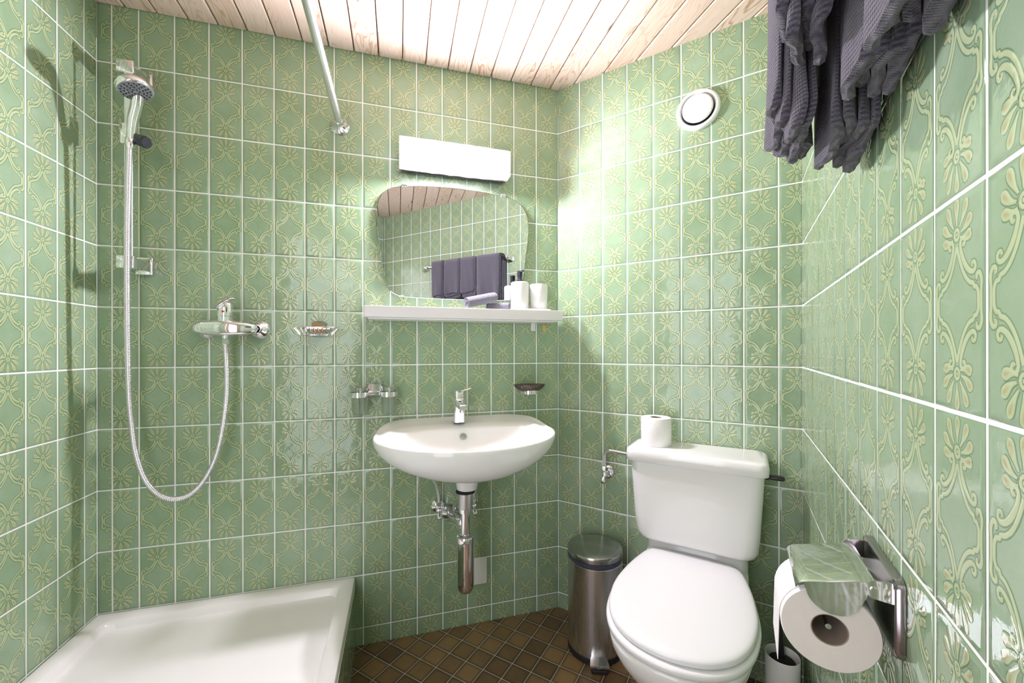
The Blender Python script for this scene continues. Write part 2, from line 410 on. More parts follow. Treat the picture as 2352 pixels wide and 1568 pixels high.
# ------------------------------------------------------------------ tiled walls: relief tile template (millimetres)
def tile_template():
    V, G, F = [], [], []
    def ribbon(path, wid, hgt=0.55, core=1.0, cores=None):
        P = np.array(path, float); n = len(P)
        T = np.zeros_like(P); T[1:-1] = P[2:] - P[:-2]; T[0] = P[1] - P[0]; T[-1] = P[-1] - P[-2]
        T /= np.maximum(np.linalg.norm(T, axis=1), 1e-9)[:, None]
        N = np.stack([-T[:, 1], T[:, 0]], 1)
        wid = np.ones(n) * wid if np.isscalar(wid) else np.array(wid, float)
        o = len(V)
        for i in range(n):
            c = cores[i] if cores is not None else core
            w_ = wid[i]
            for s_, g, h in ((w_ + 2.1, 0.0, 0.02), (w_ + 0.75, -1.0, 0.08), (w_ - 0.25, 1.0, hgt * 0.8), (0.0, c, hgt),
                             (-(w_ - 0.25), 1.0, hgt * 0.8), (-(w_ + 0.75), -1.0, 0.08), (-(w_ + 2.1), 0.0, 0.02)):
                q = P[i] + N[i] * s_
                V.append((q[0], q[1], h)); G.append(g)
        for i in range(n - 1):
            for j in range(6):
                a = o + i * 7 + j
                F.append((a, a + 1, a + 8, a + 7))
    def sm2(pts): return [(p.x, p.y) for p in catmull([(a, b, 0) for a, b in pts], 2)]
    def dbl(l):
        o = []
        for a, b in zip(l[:-1], l[1:]): o += [a, (a + b) / 2]
        return o + [l[-1]]
    def sm(pts, n=2): return [(p.x, p.y) for p in catmull([(a, b, 0) for a, b in pts], n)]
    inner = sm2([(0.4, 53), (3, 45.5), (6.8, 37), (11.5, 29), (17.4, 22), (24, 17.3), (29.5, 15.8), (31.2, 12.6), (35.2, 11.8), (37.8, 7.5), (38.3, 3.5), (38.3, 0)])
    outer = sm2([(10.8, 54.0), (13.0, 52.0), (15.2, 54.6), (13.2, 58.4), (8.9, 58.2), (6.5, 53.5), (9.3, 44.5), (13.6, 37.0), (19.0, 30.8), (25, 26.8), (30.5, 26.0), (33.6, 29.2), (32.2, 33.4), (28.2, 33.8), (27.4, 30.6)])
    side = sm2([(42.6, 0), (42.5, 8), (43.2, 14), (42.8, 19), (40, 23.2), (36, 22.8), (35.2, 19.8), (37.6, 18.6)])
    for sx_ in (1, -1):
        for sy_ in (1, -1):
            ribbon([(x * sx_, y * sy_) for x, y in inner], 1.85)
            ribbon([(x * sx_, y * sy_) for x, y in outer], dbl([1.5, 1.5, 1.6, 1.7, 1.8, 1.9, 2.3, 2.6, 2.5, 2.2, 1.9, 1.7, 1.6, 1.5, 1.4]),
                   cores=dbl([1.9, 1.6, 1.1, 1, 1, 1, 1.1, 1.2, 1.1, 1, 1, 1, 1.2, 1.6, 1.9]))
            ribbon([(x * sx_, y * sy_) for x, y in side], dbl([1.7, 1.7, 1.9, 2.0, 2.0, 1.8, 1.6, 1.4]), cores=dbl([1.2, 1.2, 1, 1, 1, 1.1, 1.6, 1.9]))
    for sy_ in (1, -1):
        c = (0, 64 * sy_)
        tips = [(0, 33.5), (19.0, 29.0), (-19.0, 29.0), (27.5, 13.5), (-27.5, 13.5), (27.5, -2.5), (-27.5, -2.5)]
        bend = [0, 2.0, -2.0, 3.5, -3.5, 4.0, -4.0]
        for (tx, ty), bd in zip(tips, bend):
            pts, wd, co = [], [], []
            L = math.hypot(tx, ty); dx, dy = tx / L, ty / L
            for s_, w_, cc in ((0.25, 0.8, 1.0), (0.42, 1.6, 1.0), (0.56, 2.9, 1.2), (0.68, 4.0, 1.7), (0.78, 4.6, 1.95), (0.86, 4.6, 1.95), (0.92, 3.9, 1.5), (0.965, 2.7, 1.1), (0.99, 1.2, 1.0)):
                off = bd * math.sin(PI * s_)
                pts.append((c[0] + dx * L * s_ + dy * off * 1.0, c[1] + sy_ * (dy * L * s_ - dx * off * 1.0))); wd.append(w_); co.append(cc)
            ribbon(pts, wd, 0.6, cores=co)
        # round heart of the palmette
        ring = [(c[0] + 4.3 * math.cos(2 * PI * k / 10), c[1] + 4.9 * math.sin(2 * PI * k / 10)) for k in range(11)]
        ribbon(ring, 1.5, 0.65)
        ribbon([(c[0], c[1] - 1.6), (c[0], c[1]), (c[0], c[1] + 1.6)], [0.9, 1.4, 0.9], 0.5, core=1.6)
    return np.array(V), np.array(G), np.array(F, dtype=np.int64)
TV, TG, TF = tile_template()

def tiled_wall(name, wall, length, cols, rows=None, slab=True, zmax=H + 0.02, umin=0.0, hole=None, flip=False):
    """cols: list of (pattern centre u, pattern scale, piece u0, piece u1)."""
    p, d, nrm = WALLS[wall]
    VV, GG, TT, FF, MI = [], [], [], [], []
    base = 0
    GAP = 0.0021
    for (uc, sc_, u0, u1) in cols:
        a, b_ = max(u0, umin) , min(u1, length)
        if b_ - a < 0.003: continue
        aa = a + (GAP if a > umin + 1e-4 else 0.0006); bb = b_ - (GAP if b_ < length - 1e-4 else 0.0006)
        for k in range(-6, 7):
            z0 = 1.0667 + 0.2 * k; z1 = z0 + 0.2
            lo, hi = max(z0, 0.0), min(z1, zmax)
            if hi - lo < 0.004: continue
            if hole and a < hole[1] - 0.001 and b_ > hole[0] + 0.001 and lo < hole[3] - 0.001:
                aw, bw = aa, bb
                lo = max(lo, hole[3])
                if hi - lo < 0.01: continue
            zl = lo + (GAP if lo == z0 else 0.0); zh = hi - (GAP if hi == z1 else 0.0)
            tint = rng.random()
            tilt = rng.normal(0, 0.0012, 2)
            # tile body
            e = 0.0010
            q = [(aa, zl, -0.0006), (bb, zl, -0.0006), (bb, zh, -0.0006), (aa, zh, -0.0006),
                 (aa + e, zl + e, 0), (bb - e, zl + e, 0), (bb - e, zh - e, 0), (aa + e, zh - e, 0)]
            bv = np.array(q); g = np.array([-0.55] * 4 + [-0.12] * 4)
            # inner field, a touch lighter than the rim
            m_ = min(0.008, (bb - aa) * 0.3)
            bv = np.vstack([bv, [(aa + m_, zl + m_, 0.00005), (bb - m_, zl + m_, 0.00005), (bb - m_, zh - m_, 0.00005), (aa + m_, zh - m_, 0.00005)]])
            g = np.concatenate([g, [0.0] * 4])
            fs = [(0, 1, 5, 4), (1, 2, 6, 5), (2, 3, 7, 6), (3, 0, 4, 7), (4, 5, 9, 8), (5, 6, 10, 9), (6, 7, 11, 10), (7, 4, 8, 11), (8, 9, 10, 11)]
            # relief
            X = uc + TV[:, 0] * 0.001 * sc_ * (1 if not flip else -1); Z = (z0 + 0.1) + TV[:, 1] * 0.001; Y = TV[:, 2] * 0.00042
            Xc = np.clip(X, aa + e, bb - e); Zc = np.clip(Z, zl + e, zh - e)
            ok_v = (np.abs(X - Xc) < 1e-9) & (np.abs(Z - Zc) < 1e-9)
            keep = ok_v[TF].any(axis=1)
            f2 = TF[keep]
            used = np.unique(f2)
            remap = -np.ones(len(X), dtype=np.int64); remap[used] = np.arange(len(used))
            pv = np.stack([Xc, Zc, Y + 0.00006], 1)[used]
            allv = np.vstack([bv, pv])
            uc_, zc_ = (aa + bb) / 2, (zl + zh) / 2
            allv[:, 2] += (allv[:, 0] - uc_) * tilt[0] + (allv[:, 1] - zc_) * tilt[1]
            VV.append(allv); GG.append(np.concatenate([g, TG[used]])); TT.append(np.full(len(allv), tint))
            FF.append(np.array(fs) + base)
            if len(f2): FF.append(remap[f2] + len(bv) + base)
            base += len(allv)
    V_ = np.vstack(VV); G_ = np.concatenate(GG); T_ = np.concatenate(TT)
    W3 = np.stack([p[0] + d[0] * V_[:, 0] + nrm[0] * V_[:, 2], p[1] + d[1] * V_[:, 0] + nrm[1] * V_[:, 2], V_[:, 1]], 1)
    Fq = np.vstack(FF)
    nt_ = len(Fq)
    # slab behind: grout face + outer body
    def pt(u, o, z): return (p[0] + d[0] * u + nrm[0] * o, p[1] + d[1] * u + nrm[1] * o, z)
    sv, sf = [], []
    def slabbox(u0, u1, z0, z1):
        o = len(sv)
        for z in (z0, z1):
            for off in (-0.0007, -0.10):
                for u in (u0, u1): sv.append(pt(u, off, z))
        sf.extend([tuple(i + o for i in f) for f in ((0, 1, 5, 4), (1, 3, 7, 5), (3, 2, 6, 7), (2, 0, 4, 6), (0, 2, 3, 1), (4, 5, 7, 6))])
    if hole:
        slabbox(umin, hole[0], 0, zmax); slabbox(hole[1], length, 0, zmax); slabbox(hole[0], hole[1], hole[3], zmax)
    elif slab: slabbox(umin, length, 0, zmax)
    sv = np.array(sv, float).reshape(-1, 3); sf = np.array(sf, dtype=np.int64).reshape(-1, 4) + len(W3)
    allV = np.vstack([W3, sv]); allF = np.vstack([Fq, sf])
    # orient: front faces should look along nrm
    me = bpy.data.meshes.new(name)
    me.vertices.add(len(allV)); me.vertices.foreach_set('co', allV.ravel())
    me.loops.add(allF.size); 
    v0, v1, v2 = allV[allF[:nt_, 0]], allV[allF[:nt_, 1]], allV[allF[:nt_, 2]]
    v3 = allV[allF[:nt_, 3]]
    cr = np.cross(v2 - v0, v3 - v1)
    bad = (cr @ np.array([nrm[0], nrm[1], 0.0])) < 0
    allF[:nt_][bad] = allF[:nt_][bad][:, ::-1]
    me.loops.foreach_set('vertex_index', allF.ravel().astype(np.int32))
    me.polygons.add(len(allF))
    me.polygons.foreach_set('loop_start', np.arange(len(allF), dtype=np.int32) * 4)
    mi = np.zeros(len(allF), dtype=np.int32); mi[nt_:] = 1
    me.materials.append(MATS['green_glaze']); me.materials.append(MATS['grout'])
    me.polygons.foreach_set('material_index', mi)
    me.update(calc_edges=True); me.validate(clean_customdata=False)
    ga = me.attributes.new('glaze', 'FLOAT', 'POINT'); ga.data.foreach_set('value', np.concatenate([G_, np.zeros(len(sv))]).astype(np.float32))
    ta = me.attributes.new('tint', 'FLOAT', 'POINT'); ta.data.foreach_set('value', np.concatenate([T_, np.zeros(len(sv))]).astype(np.float32))
    sm_ = np.ones(len(allF), dtype=bool); sm_[nt_:] = False
    me.polygons.foreach_set('use_smooth', sm_)
    me.set_sharp_from_angle(angle=math.radians(50))
    o = bpy.data.objects.new(name, me); COL.objects.link(o)
    return struct(o)
def grid(start, length, w_=0.1):
    out = []; u = start
    while u < length + 1e-6:
        out.append((u + w_ / 2, 1.0, u, u + w_)); u += w_
    return out
TW = 0.10007
colsB = [(TW * (i + .5), 1.0, TW * i, TW * (i + 1)) for i in range(15)] + [(1.5515, 1.13, 1.501, 1.5735), (1.5515, 1.13, 1.5735, 1.613)]
tiled_wall('wall_back', 'B', 1.613, colsB)
tiled_wall('wall_right', 'C', 0.8642, [(TW * (i + .5), 1.0, TW * i, TW * (i + 1)) for i in range(9)])
tiled_wall('wall_right_front', 'D', 1.93, [(TW * (i + .5) + 0.0080, 1.0, TW * i + 0.0080, TW * (i + 1) + 0.0080) for i in range(-1, 20)])
tiled_wall('wall_left', 'A', 1.142, [(TW * (i - .5) + 0.0518, 1.0, TW * (i - 1) + 0.0518, TW * i + 0.0518) for i in range(0, 13)])
DOOR = (0.14, 0.94, 0.0, 2.02)
tiled_wall('wall_front', 'E', LE, grid(0.0, LE), hole=DOOR)

# floor, ceiling
poly = [(0, 0), CD, DE, EA, AB]
def flat(name, z, thick, mat, grow=0.0):
    cxy = Vector((sum(p[0] for p in poly) / 5, sum(p[1] for p in poly) / 5))
    P2 = [Vector(p) + (Vector(p) - cxy).normalized() * grow for p in poly]
    mb = MB(); mb.loft([[(p.x, p.y, z) for p in P2], [(p.x, p.y, z - thick) for p in P2]])
    return struct(mb.build(name, mat, smooth=False))
flat('floor', 0.0, 0.1, 'brown_floor_tile', 0.1)
def ceiling():
    vs, fs, tn = [], [], []
    pitch = 0.0883; x = -1.627 - pitch
    i = 0
    off0 = 0.036                                           # joint next to the corner sits at u=0.036
    k = -10
    while True:
        x1 = -off0 - pitch * (19 - i); x0 = x1 - pitch; i += 1
        if x0 > 0.75: break
        if x1 < -1.75: continue
        a, b_ = x0 + 0.0020, x1 - 0.0020
        t = rng.random(); o = len(vs)
        bv = 0.0035
        dz = rng.normal(0, 0.0004)
        prof = [(a, H + 0.010), (a, H + 0.003), (a + bv, H + dz), (b_ - bv, H + dz), (b_, H + 0.003), (b_, H + 0.010)]
        y1 = -0.003 if x1 < 0.02 else 0.12
        for y in (y1, -2.1):
            for (px, pz) in prof: vs.append((px, y, pz))
        tn += [t] * 12
        for j in range(5): fs.append((o + j, o + j + 1, o + 7 + j, o + 6 + j))
        fs.append(tuple(o + j for j in range(6))); fs.append(tuple(o + 11 - j for j in range(6)))
        fs.append((o + 5, o, o + 6, o + 11))
    n0 = len(fs); o = len(vs)
    vs += [(-1.9, 0.2, H + 0.011), (0.9, 0.2, H + 0.011), (0.9, -2.2, H + 0.011), (-1.9, -2.2, H + 0.011)]
    vs += [(-1.9, 0.2, H + 0.06), (0.9, 0.2, H + 0.06), (0.9, -2.2, H + 0.06), (-1.9, -2.2, H + 0.06)]
    fs += [(o, o + 1, o + 2, o + 3), (o + 7, o + 6, o + 5, o + 4), (o, o + 4, o + 5, o + 1), (o + 1, o + 5, o + 6, o + 2), (o + 2, o + 6, o + 7, o + 3), (o + 3, o + 7, o + 4, o)]
    tn += [0] * 8
    me = bpy.data.meshes.new('ceiling'); me.from_pydata(vs, [], fs); me.update()
    me.materials.append(MATS['whitewashed_pine']); me.materials.append(MATS['dark_gap'])
    for j, pl in enumerate(me.polygons): pl.material_index = 1 if j >= n0 else 0
    bm = bmesh.new(); bm.from_mesh(me); bmesh.ops.recalc_face_normals(bm, faces=bm.faces[:]); bm.to_mesh(me); bm.free()
    at = me.attributes.new('tint', 'FLOAT', 'POINT'); at.data.foreach_set('value', tn)
    ob = bpy.data.objects.new('ceiling', me); COL.objects.link(ob); return struct(ob)
simple('dark_gap', color=(0.10, 0.055, 0.03), rough=0.9, noise=0.1)
ceiling()

# unseen door behind the photographer; its glowing pane is added for fill light
mb = MB(); Md = Matrix.Translation(wp('E', 0, 0, 0)) @ Matrix.Rotation(math.atan2(UE[1], UE[0]), 4, 'Z')
nE = WALLS['E'][2]; sgn = 1 if (-UE[1] * nE[0] + UE[0] * nE[1]) > 0 else -1
def ybox(mb, u0, u1, o0, o1, z0, z1, bev=0):
    a, b_ = sorted((o0 * sgn, o1 * sgn)); mb.box((u0, a, z0), (u1, b_, z1), bev, Md)
for _a, _b, _c, _d in ((DOOR[0] + 0.03, DOOR[0] + 0.12, 0.006, DOOR[3] - 0.03), (DOOR[1] - 0.12, DOOR[1] - 0.03, 0.006, DOOR[3] - 0.03), (DOOR[0] + 0.12, DOOR[1] - 0.12, 0.006, 0.20), (DOOR[0] + 0.12, DOOR[1] - 0.12, DOOR[3] - 0.13, DOOR[3] - 0.03)):
    ybox(mb, _a, _b, -0.05, -0.012, _c, _d, 0.003)
door = struct(mb.build('door_1', 'door_wood'))
mb = MB(); ybox(mb, DOOR[0] + .001, DOOR[0] + 0.03, -0.1, 0.012, 0, DOOR[3] - .001, 0.002); ybox(mb, DOOR[1] - 0.03, DOOR[1] - .001, -0.1, 0.012, 0, DOOR[3] - .001, 0.002)
ybox(mb, DOOR[0] + .03, DOOR[1] - .03, -0.1, 0.012, DOOR[3] - 0.03, DOOR[3] - .001, 0.002)
mb.build('door_frame', 'door_wood', door)
mb = MB()
mb = MB(); ybox(mb, DOOR[0] + 0.119, DOOR[1] - 0.119, -0.034, -0.028, 0.199, DOOR[3] - 0.129); mb.build('added_fill_pane', 'fill_pane_glow', door)  # emissive pane added to give the room soft fill
mb = MB()
pa = wp('E', DOOR[0] + 0.10, -0.012, 1.03); nv = Vector((nE[0], nE[1], 0)); uv = Vector((UE[0], UE[1], 0))
mb.lathe([(0.024, 0), (0.024, 0.006), (0.010, 0.009), (0.009, 0.045)], pa, nv, 20)
mb.tube([pa + nv * 0.045 - uv * 0.008, pa + nv * 0.047 + uv * 0.05, pa + nv * 0.045 + uv * 0.11], 0.008, 12)
mb.build('door_handle', 'chrome', door)

# ------------------------------------------------------------------ shower tray and its tiled front
def shower_tray():
    t = thing('shower_tray', (-1.22, -0.44, 0.0), 0, 'white glazed shower tray with a wide rim in the left corner', 'shower tray')
    x0, x1, y0, y1 = -1.611 + 1.22, -0.829 + 1.22, -0.88 + 0.44, -0.003 + 0.44
    R = []
    R.append(rrect(x0, x1, y0, y1, 0.004, 0.238)); R.append(rrect(x0, x1, y0, y1, 0.006, 0.262))
    R.append(rrect(x0 + .002, x1 - .002, y0 + .002, y1 - .002, 0.008, 0.2665))
    R.append(rrect(x0 + .006, x1 - .006, y0 + .006, y1 - .006, 0.010, 0.268))
    R.append(rrect(x0 + .038, x1 - .042, y0 + .04, y1 - .036, 0.02, 0.2655))
    R.append(rrect(x0 + .044, x1 - .048, y0 + .046, y1 - .042, 0.024, 0.261))
    R.append(rrect(x0 + .050, x1 - .052, y0 + .050, y1 - .046, 0.03, 0.250))
    R.append(rrect(x0 + .060, x1 - .066, y0 + .066, y1 - .058, 0.04, 0.188))
    R.append(rrect(x0 + .066, x1 - .073, y0 + .073, y1 - .064, 0.045, 0.180))
    R.append(rrect(x0 + .08, x1 - .09, y0 + .09, y1 - .078, 0.05, 0.176))
    R.append(rrect(x0 + .30, x1 - .30, y0 + .33, y1 - .33, 0.05, 0.166))
    mb = MB(); mb.loft(R, True, True); mb.build('basin', 'acrylic', t, sharp=32)
    mb = MB(); mb.lathe([(0.036, 0), (0.036, 0.002), (0.033, 0.004), (0.012, 0.0045)], (0, 0, 0.1662), (0, 0, 1), 28); mb.build('drain', 'chrome', t)
shower_tray()
def apron():
    # tiled upstand below the tray: same relief tiles on two faces
    WALLS['P'] = ((-0.8265, -0.001), (0, -1), (1, 0)); WALLS['Q'] = ((-0.8265, -0.8805), (-1, 0), (0, -1))
    o = tiled_wall('wall_tray_side', 'P', 0.88, [(TW * (i + .5) - 0.03, 1.0, TW * i - 0.03, TW * (i + 1) - 0.03) for i in range(0, 10)], slab=False, zmax=0.236)
    o2 = tiled_wall('wall_tray_front', 'Q', 0.78, [(TW * (i + .5), 1.0, TW * i, TW * (i + 1)) for i in range(0, 8)], slab=False, zmax=0.236)
    mb = MB(); mb.box((-1.61, -0.8794, 0.0), (-0.8276, -0.004, 0.150)); mb.box((-0.8400, -0.8794, 0.15), (-0.8276, -0.004, 0.237)); mb.box((-1.61, -0.8794, 0.15), (-0.8400, -0.870, 0.237)); struct(mb.build('trim_1', 'grout', smooth=False))
apron()

# ------------------------------------------------------------------ shower curtain rod
def rod():
    t = on_wall('shower_curtain_rod', 'B', 0.881, 1.965, 'chrome shower curtain rod running across the room under the plank ceiling', 'curtain rod')
    L = 1.80
    mb = MB(); mb.cyl((0, 0.01, 0), (0, 1, 0), 0.0126, L, 24); mb.build('rod', 'satin_chrome', t)
    for y, s in ((0.0, 1), (L + 0.012, -1)):
        mb = MB(); mb.lathe([(0.0335, 0.0), (0.0335, 0.003), (0.030, 0.006), (0.018, 0.020), (0.0140, 0.030), (0.0137, 0.042)], (0, y, 0), (0, s, 0), 32)
        mb.build('wall_flange', 'chrome', t)
rod()

# ------------------------------------------------------------------ hand shower set
def shower_set():
    # rail: local x = u, y = out, z
    t = on_wall('shower_rail', 'B', 1.482, 1.0, 'chrome sliding shower rail on the back wall beside the left corner', 'shower rail')
    mb = MB(); mb.loft([rrect(-0.011, 0.011, 0.083, 0.091, 0.003, z) for z in (0.395, 1.03)]); mb.build('slide_bar', 'satin_chrome', t)
    for z0, nm in ((1.005, 0), (0.395, 1)):
        mb = MB()
        s = 1 if nm == 0 else -1
        # square wall socket, open chrome arm and end cap
        mb.box((-0.024, 0.0, z0 - 0.02), (0.024, 0.012, z0 + 0.038), 0.003)
        mb.loft([[(-0.020, 0.010, z0 - 0.012), (0.020, 0.010, z0 - 0.012), (0.020, 0.010, z0 + 0.032), (-0.020, 0.010, z0 + 0.032)],
                 [(-0.014, 0.078, z0 - 0.006), (0.014, 0.078, z0 - 0.006), (0.014, 0.078, z0 + 0.020), (-0.014, 0.078, z0 + 0.020)]])
        mb.box((-0.016, 0.076, z0 - 0.014), (0.030, 0.094, z0 + 0.026), 0.003)
        b_ = mb.build('bracket', 'chrome', t)
        mb = MB(); mb.cyl((0.022, 0.094, z0 + 0.006), (0, 1, 0), 0.005, 0.002, 16); mb.build('screw', 'satin_steel', b_)
    # slider with its black knob
    mb = MB(); mb.box((-0.019, 0.074, 0.765), (0.016, 0.104, 0.830), 0.005)
    sl = mb.build('slider', 'chrome', t)
    mb = MB(); mb.lathe([(0.010, 0), (0.014, 0.006), (0.0165, 0.026), (0.0185, 0.048), (0.0165, 0.053)], (-0.012, 0.100, 0.786), (-0.92, 0.25, -0.30), 10)
    mb.build('clamp_knob', 'dark_plastic', sl, sharp=20)
    # hand shower
    h = thing('hand_shower', (-1.452, -0.1195, 1.795), 0, 'chrome hand shower with round grey spray face hooked on the rail', 'hand shower')
    hd = Vector((0.032, -0.056, 0.106)); nd = Vector((0.30, -0.10, -0.95)).normalized()
    mb = MB()
    path = catmull([(-0.008, 0.004, -0.022), (-0.003, -0.004, 0.004), (0.006, -0.012, 0.04), (0.018, -0.020, 0.076), (0.028, -0.034, 0.106)], 5)
    rr_ = [0.0105 + 0.006 * (i / (len(path) - 1)) for i in range(len(path))]
    mb.tube(path, rr_, 20); mb.build('handle', 'chrome', h, sharp=60)
    mb = MB(); mb.lathe([(0.041, 0.010), (0.0435, 0.006), (0.044, -0.002), (0.040, -0.012), (0.030, -0.020), (0.016, -0.025), (0.001, -0.026)], hd, nd, 36)
    hh = mb.build('head', 'chrome', h, sharp=60)
    mb = MB(); mb.lathe([(0.0405, 0.0095), (0.0395, 0.0115), (0.001, 0.0120)], hd, nd, 36); fc = mb.build('spray_face', 'grey_plastic', h)
    mb = MB(); M = axis_matrix(hd + nd * 0.0118, nd)
    for ring, cnt in ((0.009, 6), (0.018, 10), (0.026, 14), (0.034, 18)):
        for k in range(cnt):
            a = 2 * PI * k / cnt
            c = M @ Vector((ring * math.cos(a), ring * math.sin(a), 0)); mb.lathe([(0.0021, -.0005), (0.0018, 0.0022), (0.0005, 0.0024)], c, nd, 7)
    n_ = mb.build('nozzles', 'black_plastic', fc); n_['kind'] = 'stuff'
    # hose
    hs = thing('shower_hose', (-1.35, -0.09, 0.645), 0, 'ribbed chrome shower hose hanging in a long loop to the mixer', 'hose')
    o = Vector((-1.35, -0.09, 0.645))
    pts = [(-1.464, -0.116, 1.775), (-1.468, -0.113, 1.70), (-1.474, -0.109, 1.50), (-1.476, -0.106, 1.25), (-1.477, -0.098, 1.02), (-1.474, -0.091, 0.90), (-1.463, -0.09, 0.80),
           (-1.438, -0.09, 0.715), (-1.400, -0.09, 0.664), (-1.354, -0.09, 0.648), (-1.308, -0.09, 0.668), (-1.270, -0.088, 0.722), (-1.243, -0.085, 0.80), (-1.226, -0.08, 0.92), (-1.222, -0.075, 1.02), (-1.228, -0.070, 1.148)]
    cp = catmull(pts, 60)
    L = [0]
    for a, b_ in zip(cp[:-1], cp[1:]): L.append(L[-1] + (b_ - a).length)
    path, rad = [], []
    step = 0.0013; s = 0; i = 0; total = L[-1]
    while s < total:
        while L[i + 1] < s: i += 1
        f = (s - L[i]) / (L[i + 1] - L[i]); path.append(cp[i].lerp(cp[i + 1], f) - o)
        rad.append(0.0079 + 0.0010 * math.sin(2 * PI * s / 0.0052)); s += step
    mb = MB(); mb.tube(path, rad, 12); mb.build('ribbed_hose', 'satin_chrome', hs, sharp=80)
    mb = MB(); mb.lathe([(0.0085, 0), (0.0105, 0.002), (0.0105, 0.015), (0.009, 0.0185)], Vector(pts[-1]) - o - Vector((0, 0, 0.004)), (0, 0, 1), 6)
    mb.build('hose_nut', 'chrome', hs, sharp=20)
    mb = MB(); mb.lathe([(0.008, 0), (0.012, 0.012), (0.0125, 0.030), (0.010, 0.034)], Vector(pts[0]) - o - Vector((0, 0, 0.03)), (0.05, 0, 1), 20)
    mb.build('hose_cone', 'chrome', hs)
shower_set()

def shower_mixer():
    t = on_wall('shower_mixer', 'B', 1.228, 1.198, 'chrome single lever shower mixer on the back wall', 'mixer tap')
    for x in (0.083, -0.083):
        mb = MB(); mb.lathe([(0.034, 0), (0.034, 0.003), (0.032, 0.010), (0.021, 0.020), (0.014, 0.026), (0.013, 0.05)], (x, 0, 0), (0, 1, 0), 32)
        mb.lathe([(0.0165, 0.034), (0.0165, 0.050)], (x, 0, 0), (0, 1, 0), 6); mb.build('escutcheon', 'chrome', t)
    mb = MB()
    R = []
    for k in range(25):
        s = -1 + 2 * k / 24
        x = 0.001 + 0.097 * s
        hz = 0.0240 * (1 - abs(s) ** 5) ** 0.5 * (0.70 + 0.30 * (1 - s * s)) + 0.0015
        hy = 0.024 * (1 - abs(s) ** 5) ** 0.5 * (0.62 + 0.38 * (1 - s * s)) + 0.0015
        cyy = 0.066 + 0.012 * (1 - s * s)
        ring = []
        for j in range(20):
            a = 2 * PI * j / 20
            ca, sa = math.cos(a), math.sin(a)
            e = 2.0 / 3.2
            ring.append((x, cyy + hy * math.copysign(abs(ca) ** e, ca), hz * math.copysign(abs(sa) ** e, sa)))
        R.append(ring)
    mb.loft(R); mb.build('mixer_body', 'chrome', t, sharp=60)
    mb = MB(); mb.lathe([(0.0215, 0.014), (0.0215, 0.039), (0.0205, 0.040)], (0, 0.072, 0), (0, 0, 1), 32); mb.build('collar', 'chrome', t)
    mb = MB()
    R = []
    # domed cap leaning into the lever (points to local -x = right, up)
    for k, (dx, z, rx, ry) in enumerate([(a_, b2 + 0.0062 + (b2 - 0.0345) * 0.12, c_, d_) for a_, b2, c_, d_ in [(0, 0.0345, 0.022, 0.022), (0, 0.048, 0.0225, 0.022), (-0.001, 0.058, 0.0215, 0.021), (-0.003, 0.067, 0.019, 0.019), (-0.006, 0.074, 0.014, 0.015), (-0.009, 0.078, 0.006, 0.007)]]):
        R.append([(dx + rx * math.cos(2 * PI * j / 28), 0.072 + ry * math.sin(2 * PI * j / 28), z) for j in range(28)])
    mb.loft(R); mb.build('cartridge_cap', 'chrome', t, sharp=60)
    mb = MB()
    lv = [(0.018, 0.058, 0.004, 0.018), (0.006, 0.071, 0.006, 0.019), (-0.006, 0.081, 0.006, 0.017), (-0.018, 0.087, 0.005, 0.0145), (-0.028, 0.089, 0.0035, 0.012), (-0.033, 0.086, 0.002, 0.009)]
    R = []
    for x, z, th, wd in lv:
        z += 0.0115
        R.append([(x, 0.072 + 0.004 + wd * math.cos(2 * PI * j / 16), z + th * math.sin(2 * PI * j / 16)) for j in range(16)])
    mb.loft(R); lev = mb.build('lever', 'chrome', t, sharp=60)
    mb = MB(); mb.lathe([(0.0038, 0), (0.0036, 0.0012), (0.001, 0.0016)], (-0.002, 0.0935, 0.055), (0, 1, 0), 14); mb.build('hot_mark', 'red_dot', lev)
    mb = MB(); mb.lathe([(0.0095, -0.034), (0.0095, -0.018), (0.012, -0.016)], (-0.0, 0.070, 0), (0, 0, 1), 20); mb.build('hose_outlet', 'chrome', t)
shower_mixer()

